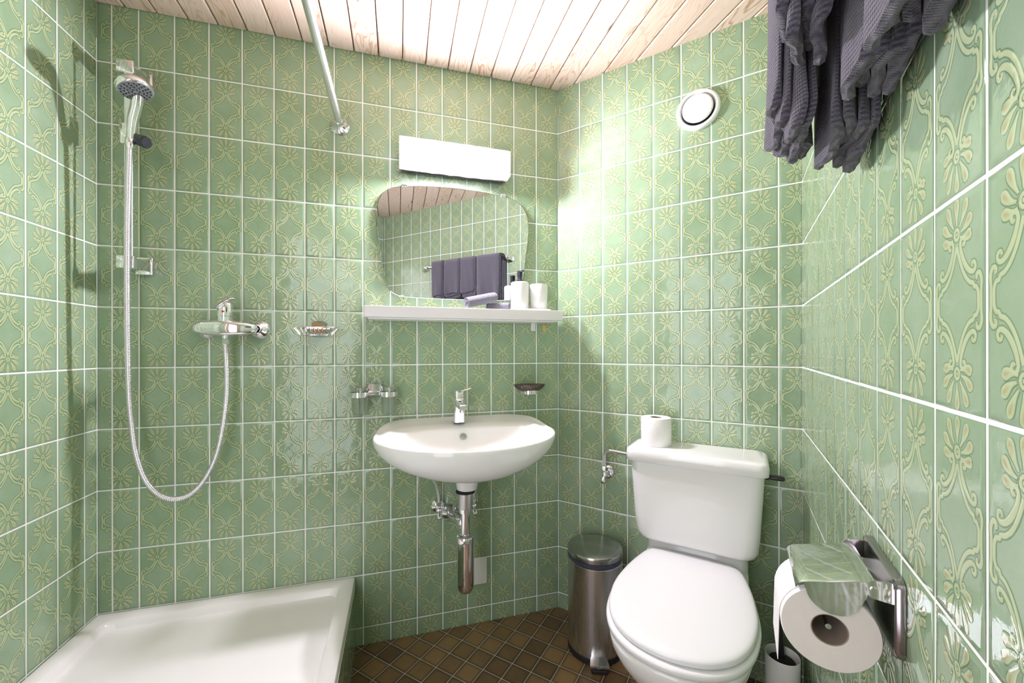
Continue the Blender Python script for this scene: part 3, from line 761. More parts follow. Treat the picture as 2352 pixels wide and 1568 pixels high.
def wire_dish():
    t = on_wall('wire_soap_dish', 'B', 0.952, 1.200, 'chrome wire soap basket with chrome wall plate, beside the shower mixer', 'soap dish')
    mb = MB(); r = 0.0022
    def loop(hx, y0, y1, z, n=28):
        return [(hx * math.cos(2 * PI * k / n), (y0 + y1) / 2 + (y1 - y0) / 2 * math.sin(2 * PI * k / n), z) for k in range(n + 1)]
    def oval(hx, y0, y1, z):
        pts = rrect(-hx, hx, y0, y1, min((y1 - y0) / 2 * 0.95, 0.035), z, 6); return pts + [pts[0]]
    mb.tube(oval(0.072, 0.018, 0.110, 0.004), r, 8, False); mb.build('rim_wire', 'chrome', t)
    mb = MB(); mb.tube(oval(0.050, 0.035, 0.092, -0.022), 0.0016, 8, False)
    for k in range(9):
        x = -0.056 + 0.014 * k; xb = x * 0.78
        mb.tube(catmull([(x, 0.019, 0.003), (xb, 0.036, -0.019), (xb, 0.064, -0.024), (xb, 0.090, -0.019), (x, 0.109, 0.003)], 4), 0.0017, 7)
    mb.tube([(-0.071, 0.064, 0.003), (-0.05, 0.064, -0.022)], 0.0017, 7); mb.tube([(0.071, 0.064, 0.003), (0.05, 0.064, -0.022)], 0.0017, 7)
    mb.build('basket_wires', 'chrome', t)
    mb = MB()
    mb.loft([[(x, y, z) for (x, z) in [(-0.024, -0.012), (0.024, -0.012), (0.024, 0.026), (0.016, 0.031), (0, 0.033), (-0.016, 0.031), (-0.024, 0.026)]] for y in (0.0, 0.010)] + [[(x, 0.019 - z * 0.22, z) for (x, z) in [(-0.023, -0.012), (0.023, -0.012), (0.023, 0.025), (0.0155, 0.030), (0, 0.032), (-0.0155, 0.030), (-0.023, 0.025)]]])
    mb.build('wall_plate', 'polished_steel', t)
wire_dish()

# ------------------------------------------------------------------ mirror lamp
def mirror_lamp():
    t = on_wall('mirror_lamp', 'B', 0.4545, 1.862, 'rectangular textured ice glass wall lamp, lit, above the mirror', 'wall lamp')
    hx, z0, z1, D = 0.212, -0.049, 0.049, 0.100
    mb = MB(); mb.box((-hx + .010, 0.0, z0 + .009), (hx - .010, 0.004, z1 - .004), 0.001); mb.box((-hx + .010, 0.004, z1 - .0085), (hx - .010, 0.074, z1 - .006))  # back plate plus flanges added to keep bulb light off wall and ceiling
    mb.box((-hx + .010, 0.004, z0 + .009), (hx - .010, 0.048, z0 + .0115))
    for xa, dd in ((-hx + .010, 0.064), (hx - .0125, 0.060)): mb.box((xa, 0.004, z0 + .0115), (xa + .0025, dd, z1 - .0085)); mb.build('back_plate', 'white_paint', t)
    mb = MB(); th = 0.006
    nx, nz = 60, 14
    def panel(fn, nu, nv):
        # solid panel with slightly wobbly outer surface
        o = len(mb.v)
        for side in (0, 1):
            for j in range(nv + 1):
                for i in range(nu + 1):
                    mb.v.append(Vector(fn(i / nu, j / nv, side)))
        W_ = (nu + 1) * (nv + 1)
        for j in range(nv):
            for i in range(nu):
                a = o + j * (nu + 1) + i
                mb.f.append((a, a + 1, a + nu + 2, a + nu + 1)); mb.f.append((a + W_, a + W_ + nu + 1, a + W_ + nu + 2, a + W_ + 1))
        def edge(a, b_): mb.f.append((a, b_, b_ + W_, a + W_))
        for i in range(nu):
            edge(o + i + 1, o + i); edge(o + nv * (nu + 1) + i, o + nv * (nu + 1) + i + 1)
        for j in range(nv):
            edge(o + j * (nu + 1), o + (j + 1) * (nu + 1)); edge(o + (j + 1) * (nu + 1) + nu, o + j * (nu + 1) + nu)
    def wob(a, b_): return 0.0009 * (math.sin(a * 61) * math.cos(b_ * 23 + a * 17) + math.sin(a * 37 + b_ * 31))
    def front(a, b_, s): return (-hx + 2 * hx * a, D - th * s + (wob(a, b_) if not s else 0), z0 + (z1 - z0) * b_)
    def bottom(a, b_, s): return (-hx + 2 * hx * a, 0.004 + (D - th - 0.004) * b_, z0 + th * s - (wob(a, b_) if not s else 0))
    def left(a, b_, s): return (-hx + th * s, 0.004 + (D - th - 0.004) * a, z0 + th + (z1 - z0 - th) * b_)
    def right(a, b_, s): return (hx - th * s, 0.004 + (D - th - 0.004) * a, z0 + th + (z1 - z0 - th) * b_)
    def top(a, b_, s): return (-hx + th + (2 * hx - 2 * th) * a, 0.010 + (D - th - 0.011) * b_, z1 - 0.0005 - th * 0.6 * s + (wob(a, b_) * 0.5 if not s else 0))
    panel(top, 60, 10); panel(front, 60, 14); panel(bottom, 60, 10); panel(left, 10, 10); panel(right, 10, 10)
    mb.build('glass_shade', 'ice_glass', t, sharp=30)
    for x in (0.105, -0.035):
        mb = MB(); mb.lathe([(0.012, 0.004), (0.013, 0.02), (0.013, 0.036)], (x, 0, 0.0), (0, 1, 0), 20); so = mb.build('lamp_holder', 'white_plastic', t)
        mb = MB(); mb.lathe([(0.012, 0.0362), (0.021, 0.046), (0.026, 0.058), (0.024, 0.070), (0.016, 0.080), (0.001, 0.084)], (x, 0, 0.0), (0, 1, 0), 24)
        mb.build('bulb', 'bulb_glow', t)
    mb = MB(); mb.cyl((-0.172, 0.004, 0.0), (0, 1, 0), 0.020, 0.055, 24, 0.003); mb.build('socket_cover', 'white_plastic', t)
mirror_lamp()

# ------------------------------------------------------------------ mirror
def mirror():
    t = on_wall('wall_mirror', 'B', 0.445, 1.55, 'frameless mirror with curved top and tapering sides over the shelf', 'mirror')
    P = [(-0.215, 0.211), (-0.11, 0.2235), (0, 0.227), (0.11, 0.2235), (0.205, 0.213), (0.262, 0.196), (0.295, 0.155), (0.306, 0.10), (0.3035, 0.04), (0.296, -0.02), (0.287, -0.09), (0.276, -0.150),
         (0.262, -0.190), (0.232, -0.212), (0.19, -0.2195), (0.10, -0.2215), (0, -0.222), (-0.10, -0.2215), (-0.19, -0.2195), (-0.232, -0.212), (-0.262, -0.190), (-0.276, -0.150), (-0.287, -0.09), (-0.296, -0.02), (-0.3035, 0.04), (-0.306, 0.10), (-0.295, 0.155), (-0.262, 0.196)]
    c = catmull([(x, 0, z) for x, z in P], 5, True)
    def ring(y, s=0.0): return [Vector((p.x * (1 - s / 0.3), y, p.z * (1 - s / 0.22))) for p in c]
    mb = MB(); mb.loft([ring(0.004), ring(0.0078), ring(0.0088, 0.0012)], True, True); mb.build('pane', 'mirror_silver', t, sharp=20)
    mb = MB(); mb.loft([ring(0.0038, -0.0006), ring(0.0072, -0.0006)], True, False); mb.build('glass_edge', 'mirror_edge', t)
    mb = MB(); mb.box((-0.2, 0.0, -0.15), (0.2, 0.0038, 0.15)); mb.build('backing', 'grey_plastic', t)
    for x, z, s in ((0.200, 0.2165, 1), (-0.195, 0.2165, 1), (0.215, -0.2165, -1), (-0.215, -0.2165, -1)):
        mb = MB(); mb.box((x - 0.011, 0.0, z - 0.002 * s - 0.004), (x + 0.011, 0.0135, z + 0.002 * s + 0.005), 0.0025); mb.build('clip', 'chrome', t)
mirror()

def shelf():
    t = on_wall('wall_shelf', 'B', 0.41, 1.262, 'white wall shelf with thick front edge under the mirror', 'shelf')
    hx = 0.377
    mb = MB(); mb.box((-hx, 0.001, -0.0195), (hx, 0.130, 0.020), 0.0015); mb.build('board', 'white_paint', t)
    mb = MB(); mb.box((-hx + .012, 0.001, -0.0245), (hx - .012, 0.112, -0.0196), 0.001); mb.build('under_panel', 'white_plastic', t)
shelf()
ST = 1.2825   # top of shelf

# things on the shelf
def shelf_things():
    t = thing('vanity_tray', (-0.152, -0.062, ST), 0, 'small white rectangular tray on the right end of the shelf', 'tray')
    mb = MB(); mb.loft([rrect(-0.078, 0.078, -0.034, 0.034, 0.012, 0), rrect(-0.081, 0.081, -0.037, 0.037, 0.014, 0.003), rrect(-0.082, 0.082, -0.038, 0.038, 0.014, 0.008), rrect(-0.080, 0.080, -0.036, 0.036, 0.013, 0.008), rrect(-0.078, 0.078, -0.034, 0.034, 0.012, 0.004)])
    mb.build('tray_dish', 'white_plastic', t)
    zt = ST + 0.0042
    t = thing('soap_dispenser', (-0.194, -0.062, zt), 0, 'white soap dispenser with a black pump on the shelf tray', 'soap dispenser')
    mb = MB(); mb.lathe([(0.030, 0), (0.0335, 0.001), (0.035, 0.004), (0.0355, 0.010), (0.0365, 0.104), (0.0355, 0.110), (0.033, 0.1125), (0.010, 0.113)], (0, 0, 0), (0, 0, 1), 48); mb.build('bottle', 'white_plastic', t)
    mb = MB(); mb.lathe([(0.014, 0.113), (0.0145, 0.114), (0.0145, 0.122), (0.0125, 0.124), (0.0105, 0.125), (0.0105, 0.137), (0.0118, 0.138), (0.0118, 0.158), (0.010, 0.160)], (0, 0, 0), (0, 0, 1), 28)
    pm = mb.build('pump', 'dark_plastic', t)
    mb = MB(); mb.tube([(0, -0.006, 0.154), (0.002, -0.022, 0.156), (0.003, -0.036, 0.153)], [0.0045, 0.0042, 0.0036], 12); mb.build('spout', 'dark_plastic', pm)
    t = thing('tumbler', (-0.112, -0.062, zt), 0, 'plain white toothbrush tumbler right of the soap dispenser', 'tumbler')
    mb = MB(); mb.lathe([(0.030, 0), (0.0335, 0.001), (0.0345, 0.004), (0.0372, 0.104), (0.0365, 0.1065), (0.0345, 0.105), (0.032, 0.006), (0.001, 0.005)], (0, 0, 0), (0, 0, 1), 48); mb.build('cup', 'white_plastic', t)
    # rolled face cloths
    def roll_cloth(center, dirv, length, rad, turns, name, label, flat_=0.86):
        d = Vector(dirv).normalized()
        t = thing(name, center, math.atan2(d.y, d.x), label, 'face cloth', 'rolled face cloths on the shelf')
        tiltz = math.asin(d.z)
        rings = []; th = rad / (turns + 0.8)
        path = []
        N = 26 * turns
        for k in range(N + 1):
            a = 2 * PI * k / 26; r = rad - th * a / (2 * PI)
            path.append((r - 0.0002 * (k % 3), a))
        outp = [(r * math.cos(a), r * math.sin(a)) for r, a in path]
        inp = [((r - th * 0.86) * math.cos(a), (r - th * 0.86) * math.sin(a)) for r, a in path]
        sec = outp + inp[::-1]
        rngl = random.Random(len(label))
        for s in range(31):
            f = s / 30; x = -length / 2 + length * f
            e = 1.0 - 0.05 * (math.exp(-f * 22) + math.exp(-(1 - f) * 22))
            rib = 1 + 0.018 * math.sin(x * 2 * PI / 0.006)
            ring = []
            for i, (y, z) in enumerate(sec):
                wv = rib if i < len(outp) and i < 27 else 1.0
                ring.append((x + 0.0015 * math.sin(i * 0.7) * (1 if s in (0, 30) else 0), y * e * wv, z * e * wv * flat_ + rad * flat_))
            rings.append(ring)
        mb = MB(); R = Matrix.Rotation(-tiltz, 4, 'Y')
        n = len(sec); m = len(outp)
        mb.loft([[R @ Vector(p) for p in r] for r in rings], False, False)
        for rr2 in (0, len(rings) - 1):
            for i in range(m - 1):
                a, b_ = rr2 * n + i, rr2 * n + i + 1
                c, d2 = rr2 * n + n - 1 - i, rr2 * n + n - 2 - i
                mb.f.append((a, b_, d2, c) if rr2 else (c, d2, b_, a))
        mb.build('rolled_cloth', 'pale_towelling', t, sharp=50)
        return t
    roll_cloth((-0.354, -0.082, ST + 0.0150), (0.80, -0.06 + 0.30, 0.20), 0.130, 0.0265, 3, 'face_cloth', 'larger rolled grey face cloth lying slanted on the shelf')
    roll_cloth((-0.286, -0.068, ST), (0.86, -0.50, 0.0), 0.092, 0.0180, 3, 'face_cloth', 'smaller rolled grey face cloth flat on the shelf beside the white tray')
    # little tabs under the shelf
    t = on_wall('adhesive_hook', 'B', 0.1155, 1.205, 'small white adhesive hook on the tiles under the shelf', 'hook')
    mb = MB(); mb.box((-0.010, 0.0008, 0.0), (0.010, 0.004, 0.034), 0.0015); mb.build('pad', 'white_plastic', t)
    mb = MB(); mb.tube(catmull([(0, 0.004, 0.020), (0, 0.0065, 0.008), (0, 0.010, 0.005), (0, 0.012, 0.010)], 4), 0.0022, 8); mb.build('hook_arm', 'white_plastic', t)
    o = on_wall('adhesive_tab', 'B', 0.0655, 1.206, 'small yellow adhesive tab on the tiles under the shelf', 'adhesive tab')
    mb = MB(); mb.box((-0.0075, 0.0008, 0.0), (0.0075, 0.003, 0.027), 0.001); mb.build('tab', 'yellow_tab', o)
shelf_things()

# ------------------------------------------------------------------ wall accessories
def glass_holder():
    t = on_wall('double_glass_holder', 'B', 0.757, 0.975, 'chrome double tumbler holder on the back wall left of the washbasin', 'tumbler holder')
    mb = MB()
    mb.loft([[(x, y, z) for x, z in [(-0.024, -0.022), (0.024, -0.022), (0.021, 0.0), (0.026, 0.024), (0.0, 0.020), (-0.026, 0.024), (-0.021, 0.0)]] for y in (0.0, 0.022)])
    mb.build('wall_mount', 'chrome', t)
    mb = MB(); mb.cyl((0, 0.02, -0.010), (0, 1, 0), 0.009, 0.010, 20); mb.tube([(-0.05, 0.026, -0.010), (0.05, 0.026, -0.010)], 0.0048, 12)
    for x in (0.052, -0.050):
        ring = [(x + 0.0305 * math.cos(2 * PI * k / 36), 0.062 + 0.0305 * math.sin(2 * PI * k / 36)) for k in range(36)]
        mb.loft([[(x + r * math.cos(2 * PI * k / 36), 0.062 + r * math.sin(2 * PI * k / 36), z) for k in range(36)] for r, z in ((0.0325, -0.022), (0.0325, -0.004), (0.0298, -0.004), (0.0298, -0.022), (0.0325, -0.022))], False, False)
    mb.build('ring_bracket', 'chrome', t)
    for x, lb in ((0.052, 'clear drinking glass in the left ring of the chrome holder'), (-0.050, 'clear drinking glass in the right ring of the chrome holder')):
        p = wp('B', 0.757 + x, 0.062, 0.886)
        g = thing('drinking_glass', p, 0, lb, 'drinking glass', 'drinking glasses in the wall holder')
        mb = MB(); mb.lathe([(0.022, 0.0), (0.0245, 0.002), (0.0285, 0.090), (0.0325, 0.1), (0.0332, 0.100), (0.0332, 0.102), (0.0318, 0.102), (0.0275, 0.091), (0.0228, 0.009), (0.001, 0.007)], (0, 0, 0), (0, 0, 1), 40)
        for v in mb.v: pass
        mb.build('glass_body', 'clear_glass', g, sharp=60)
glass_holder()
def smoked_dish():
    t = on_wall('glass_soap_dish', 'B', 0.153, 0.955, 'oval smoked glass soap dish on a chrome ring, right of the basin tap', 'soap dish')
    mb = MB(); mb.lathe([(0.020, 0.0), (0.020, 0.004), (0.012, 0.010), (0.009, 0.030)], (0, 0, 0), (0, 1, 0), 24); 
    mb.loft([[(r * math.cos(2 * PI * k / 36), 0.062 + r * math.sin(2 * PI * k / 36), z) for k in range(36)] for r, z in ((0.036, -0.010), (0.036, 0.006), (0.032, 0.006), (0.032, -0.010), (0.036, -0.010))], False, False)
    mb.build('ring_bracket', 'chrome', t)
    mb = MB(); mb.lathe([(0.030, -0.004), (0.036, 0.000), (0.055, 0.010), (0.0665, 0.026), (0.066, 0.0275), (0.052, 0.0145), (0.034, 0.005), (0.001, 0.003)], (0, 0.062, 0.0), (0, 0, 1), 48, True, 1.0, 0.78)
    mb.build('dish', 'smoked_glass', t, sharp=60)
smoked_dish()
def socket_plate():
    t = on_wall('blank_cover_plate', 'B', 0.378, 0.216, 'white square blank cover plate low on the wall under the basin', 'cover plate')
    mb = MB(); mb.box((-0.058, 0.0008, -0.055), (0.058, 0.006, 0.055), 0.0025); p = mb.build('plate', 'white_plastic', t)
    for z in (0.026, -0.012):
        mb = MB(); mb.lathe([(0.0045, 0), (0.0045, 0.0012), (0.003, 0.0018)], (0.0, 0.006, z), (0, 1, 0), 14); mb.build('screw', 'satin_steel', p)
socket_plate()
def vent():
    t = on_wall('ventilation_valve', 'C', 0.558, 1.994, 'round white air valve high on the wall above the toilet', 'ventilation valve')
    mb = MB(); mb.lathe([(0.073, 0.0006), (0.0735, 0.006), (0.070, 0.013), (0.064, 0.0165), (0.0595, 0.0145), (0.057, 0.009), (0.0555, 0.0015)], (0, 0, 0), (0, 1, 0), 56)
    mb.build('outer_ring', 'white_plastic', t, sharp=60)
    mb = MB(); mb.lathe([(0.036, 0.004), (0.040, 0.010), (0.049, 0.0125), (0.0515, 0.016), (0.0505, 0.0190), (0.046, 0.0208), (0.001, 0.0215)], (0, 0, 0), (0, 1, 0), 56); mb.build('centre_disc', 'white_plastic', t, sharp=60)
    mb = MB(); mb.lathe([(0.0553, 0.0012), (0.0553, 0.0022)], (0, 0, 0), (0, 1, 0), 40); mb.build('duct_opening', 'black_plastic', t)
vent()

# ------------------------------------------------------------------ washbasin
BX = -0.435
def basin():
    t = thing('washbasin', (BX, 0, 0.0), 0, 'white wall-hung washbasin with wide rounded front', 'washbasin')
    half = [(0.0, -0.001), (0.10, -0.001), (0.185, -0.002), (0.225, -0.012), (0.262, -0.045), (0.292, -0.095), (0.312, -0.15), (0.3185, -0.21), (0.310, -0.27), (0.285, -0.33), (0.245, -0.385), (0.19, -0.432), (0.13, -0.463), (0.065, -0.481), (0.0, -0.487)]
    full = half + [(-x, y) for x, y in half[-2:0:-1]]
    out = catmull([(x, y, 0) for x, y in full], 4, True)
    N = len(out)
    def rimz(y): 
        f = max(0.0, min(1.0, (y + 0.20) / 0.14)); return 0.022 * f * f * (3 - 2 * f)
    cy_ = -0.20
    def ring(s, z, lift=0.0, sy=None):
        r = []
        for p in out:
            y = cy_ + (p.y - cy_) * (sy if sy else s)
            r.append(Vector((p.x * s, min(y, -0.001), z + rimz(p.y) * lift)))
        return r
    def bowl(a, b_, cyb, z, dropback=0.0):
        r = []
        for p in out:
            ang = math.atan2(p.y - cy_, p.x)
            ca, sa = math.cos(ang), math.sin(ang); e = 2 / 2.4
            r.append(Vector((a * math.copysign(abs(ca) ** e, ca), cyb + b_ * math.copysign(abs(sa) ** e, sa), z)))
        return r
    def lerp(r1, r2, f, z=None): return [a.lerp(b_, f) for a, b_ in zip(r1, r2)]
    R = []
    for s, z in ((0.10, 0.700), (0.30, 0.703), (0.50, 0.711), (0.68, 0.727), (0.82, 0.748), (0.91, 0.770), (0.965, 0.792), (0.99, 0.809)):
        R.append(ring(s, z, 0.3, sy=0.35 + 0.65 * s))
    R.append(ring(1.0, 0.820, 0.8)); R.append(ring(0.999, 0.828, 1.0)); R.append(ring(0.993, 0.8325, 1.0)); R.append(ring(0.980, 0.834, 1.0)); R.append(ring(0.965, 0.8325, 1.0))
    top = ring(0.950, 0.830, 1.0)
    R.append(top)
    b0 = bowl(0.276, 0.152, -0.292, 0.823)
    m = lerp(top, b0, 0.55)
    for i, p in enumerate(m): p.z = 0.826 + rimz(out[i].y) * 0.9
    R.append(m)
    b00 = bowl(0.280, 0.157, -0.292, 0.8275)
    for i, p in enumerate(b00): p.z = 0.8265 + rimz(out[i].y) * 0.35
    R.append(b00); R.append(b0)
    for a, b_, c, z in ((0.262, 0.143, -0.292, 0.810), (0.242, 0.130, -0.290, 0.790), (0.208, 0.110, -0.287, 0.770), (0.15, 0.082, -0.28, 0.754), (0.08, 0.05, -0.27, 0.746), (0.026, 0.024, -0.262, 0.743)):
        R.append(bowl(a, b_, c, z))
    mb = MB(); mb.loft(R, True, True); mb.build('bowl', 'ceramic', t, sharp=75)
    mb = MB(); mb.lathe([(0.0115, -0.004), (0.0125, 0.001), (0.011, 0.003), (0.001, 0.0038)], (-0.006, -0.1555, 0.805), (0, -0.93, 0.36), 24); mb.build('overflow_cap', 'satin_steel', t)
    mb = MB(); mb.lathe([(0.024, 0.0), (0.024, 0.003), (0.018, 0.005), (0.001, 0.006)], (0, -0.262, 0.7425), (0, 0, 1), 24); mb.build('drain_plug', 'chrome', t)
    mb = MB(); mb.lathe([(0.040, 0.050), (0.039, -0.010), (0.036, -0.026), (0.001, -0.027)], (-0.0, -0.20, 0.655), (0, 0, 1), 32); mb.build('waste_boss', 'ceramic', t)
    # tap
    f = thing('basin_tap', (BX - 0.013, -0.092, 0.8505), 0, 'chrome single lever tap standing on the washbasin', 'tap')
    mb = MB(); mb.loft([rrect(-0.0235, 0.0235, -0.024, 0.022, 0.014, z) for z in (0.0, 0.002)] + [rrect(-0.022, 0.022, -0.023, 0.021, 0.013, 0.003), rrect(-0.0205, 0.0205, -0.024, 0.019, 0.012, 0.05), rrect(-0.0195, 0.0195, -0.026, 0.018, 0.011, 0.088), rrect(-0.0175, 0.0175, -0.024, 0.016, 0.010, 0.091)])
    mb.build('tap_body', 'chrome', f)
    mb = MB()
    R = []
    for y, z, hw, hh in ((-0.010, 0.072, 0.017, 0.015), (-0.035, 0.072, 0.0165, 0.014), (-0.070, 0.070, 0.0155, 0.012), (-0.098, 0.067, 0.0145, 0.010), (-0.102, 0.066, 0.012, 0.007)):
        R.append([(p.x, y, z + p.y) for p in rrect(-hw, hw, -hh, hh, 0.006, 0)])
    mb.loft(R); sp = mb.build('spout', 'chrome', f)
    mb = MB(); mb.lathe([(0.0105, 0.0), (0.0105, 0.008), (0.009, 0.009)], (0, -0.088, 0.048), (0, 0, 1), 20); mb.build('aerator', 'satin_steel', sp)
    mb = MB(); mb.loft([rrect(-0.018, 0.018, -0.022, 0.016, 0.010, z) for z in (0.0925, 0.116)] + [rrect(-0.016, 0.016, -0.020, 0.014, 0.009, 0.120)]); hd = mb.build('lever_cap', 'chrome', f)
    mb = MB()
    R = []
    for x, z, hw, hh in ((0.008, 0.117, 0.009, 0.003), (0.024, 0.122, 0.008, 0.0025), (0.046, 0.1275, 0.007, 0.002)):
        R.append([(x, p.x - 0.004, z + p.y) for p in rrect(-hw, hw, -hh, hh, 0.0018, 0)])
    mb.loft(R); mb.build('lever', 'chrome', hd)
basin()

def trap():
    t = thing('basin_trap', (BX - 0.006, -0.20, 0.30), 0, 'chrome bottle trap under the washbasin', 'trap')
    # local coords relative to (x, -0.20, 0.30)
    mb = MB(); mb.lathe([(0.034, 0.317), (0.034, 0.321), (0.028, 0.327)], (0, 0, 0), (0, 0, 1), 32); mb.build('black_seal', 'rubber', t)
    mb = MB(); mb.lathe([(0.030, 0.311), (0.030, 0.316), (0.0265, 0.3165)], (0, 0, 0), (0, 0, 1), 32); mb.lathe([(0.0265, 0.262), (0.0265, 0.311)], (0, 0, 0), (0, 0, 1), 32); mb.build('coupling', 'satin_steel', t)
    mb = MB(); mb.lathe([(0.0235, 0.246), (0.0235, 0.260), (0.022, 0.262)], (0, 0, 0), (0, 0, 1), 32); mb.lathe([(0.0165, 0.150), (0.0165, 0.250)], (0, 0, 0), (0, 0, 1), 32); mb.build('down_pipe', 'chrome', t)
    mb = MB(); mb.lathe([(0.020, 0.168), (0.030, 0.162), (0.0315, 0.158), (0.0315, 0.140), (0.030, 0.138)], (0, 0, 0), (0, 0, 1), 40); mb.build('trap_collar', 'chrome', t)
    mb = MB(); mb.lathe([(0.0305, 0.138), (0.0312, 0.0), (0.0300, -0.022), (0.025, -0.034), (0.012, -0.039), (0.001, -0.040)], (0, 0, 0), (0, 0, 1), 40); mb.build('trap_cup', 'chrome', t, sharp=60)
    mb = MB(); mb.tube([(0, 0.0, 0.200), (-0.010, 0.05, 0.192), (-0.022, 0.12, 0.180), (-0.032, 0.198, 0.172)], 0.0155, 20); mb.cyl((-0.002, 0.012, 0.199), (-0.15, 0.97, -0.13), 0.021, 0.03, 24, 0.002); mb.build('wall_pipe', 'chrome', t)
    mb = MB(); mb.lathe([(0.036, 0.0), (0.036, 0.003), (0.031, 0.012), (0.018, 0.024), (0.017, 0.034)], (-0.032, 0.1995, 0.172), (0.12, -1, 0.05), 36); mb.build('wall_rose', 'chrome', t)
trap()
def angle_valve(name, u, z, wall, label, flexend=None, pts=None, tilt=0):
    t = on_wall(name, wall, u, z, label, 'shut-off valve', 'angle valves under the washbasin' if wall == 'B' else None)
    mb = MB(); mb.lathe([(0.027, 0.0006), (0.027, 0.003), (0.022, 0.010), (0.012, 0.014), (0.010, 0.024)], (0, 0, 0), (0, 1, 0), 32); mb.build('wall_rose', 'chrome', t)
    mb = MB(); mb.cyl((0, 0.018, 0), (0, 1, 0), 0.0095, 0.022, 20); mb.sphere((0, 0.044, 0), 0.0125)
    mb.cyl((0, 0.044, 0.006), (0, 0, 1), 0.0075, 0.016, 16); mb.build('valve_body', 'chrome', t)
    mb = MB(); mb.lathe([(0.0115, 0), (0.0115, 0.012), (0.009, 0.014)], (0, 0.044, 0.018), (0, 0, 1), 6); mb.build('hose_nut', 'chrome', t, sharp=20)
    mb = MB(); mb.lathe([(0.006, 0.0), (0.006, 0.008), (0.010, 0.011), (0.0105, 0.022), (0.0085, 0.028), (0.004, 0.0285)], (0, 0.050, -0.006), (0, 0.72, -0.70), 20); mb.build('turn_handle', 'chrome', t)
    return t
angle_valve('angle_valve', 0.520, 0.500, 'B', 'chrome angle valve under the basin, left of the trap')
angle_valve('angle_valve', 0.381, 0.503, 'B', 'chrome angle valve under the basin, right of the trap')
for u, xe, z, lb in ((0.520, 0.545, 0.500, 'grey braided supply hose under the basin, left of the trap'), (0.381, 0.350, 0.503, 'grey braided supply hose under the basin, right of the trap')):
    h = thing('supply_hose', (-u, -0.044, z + 0.03), 0, lb, 'hose', 'supply hoses under the washbasin')
    dx = -(xe - u)
    mb = MB(); mb.tube(catmull([(0, 0, -0.002), (dx * 0.05, -0.002, 0.03), (dx * 0.45, -0.012, 0.075), (dx * 1.1, -0.03, 0.115), (dx * 1.7, -0.048, 0.168)], 6), 0.0055, 12)
    mb.build('braided_hose', 'braided_hose', h)

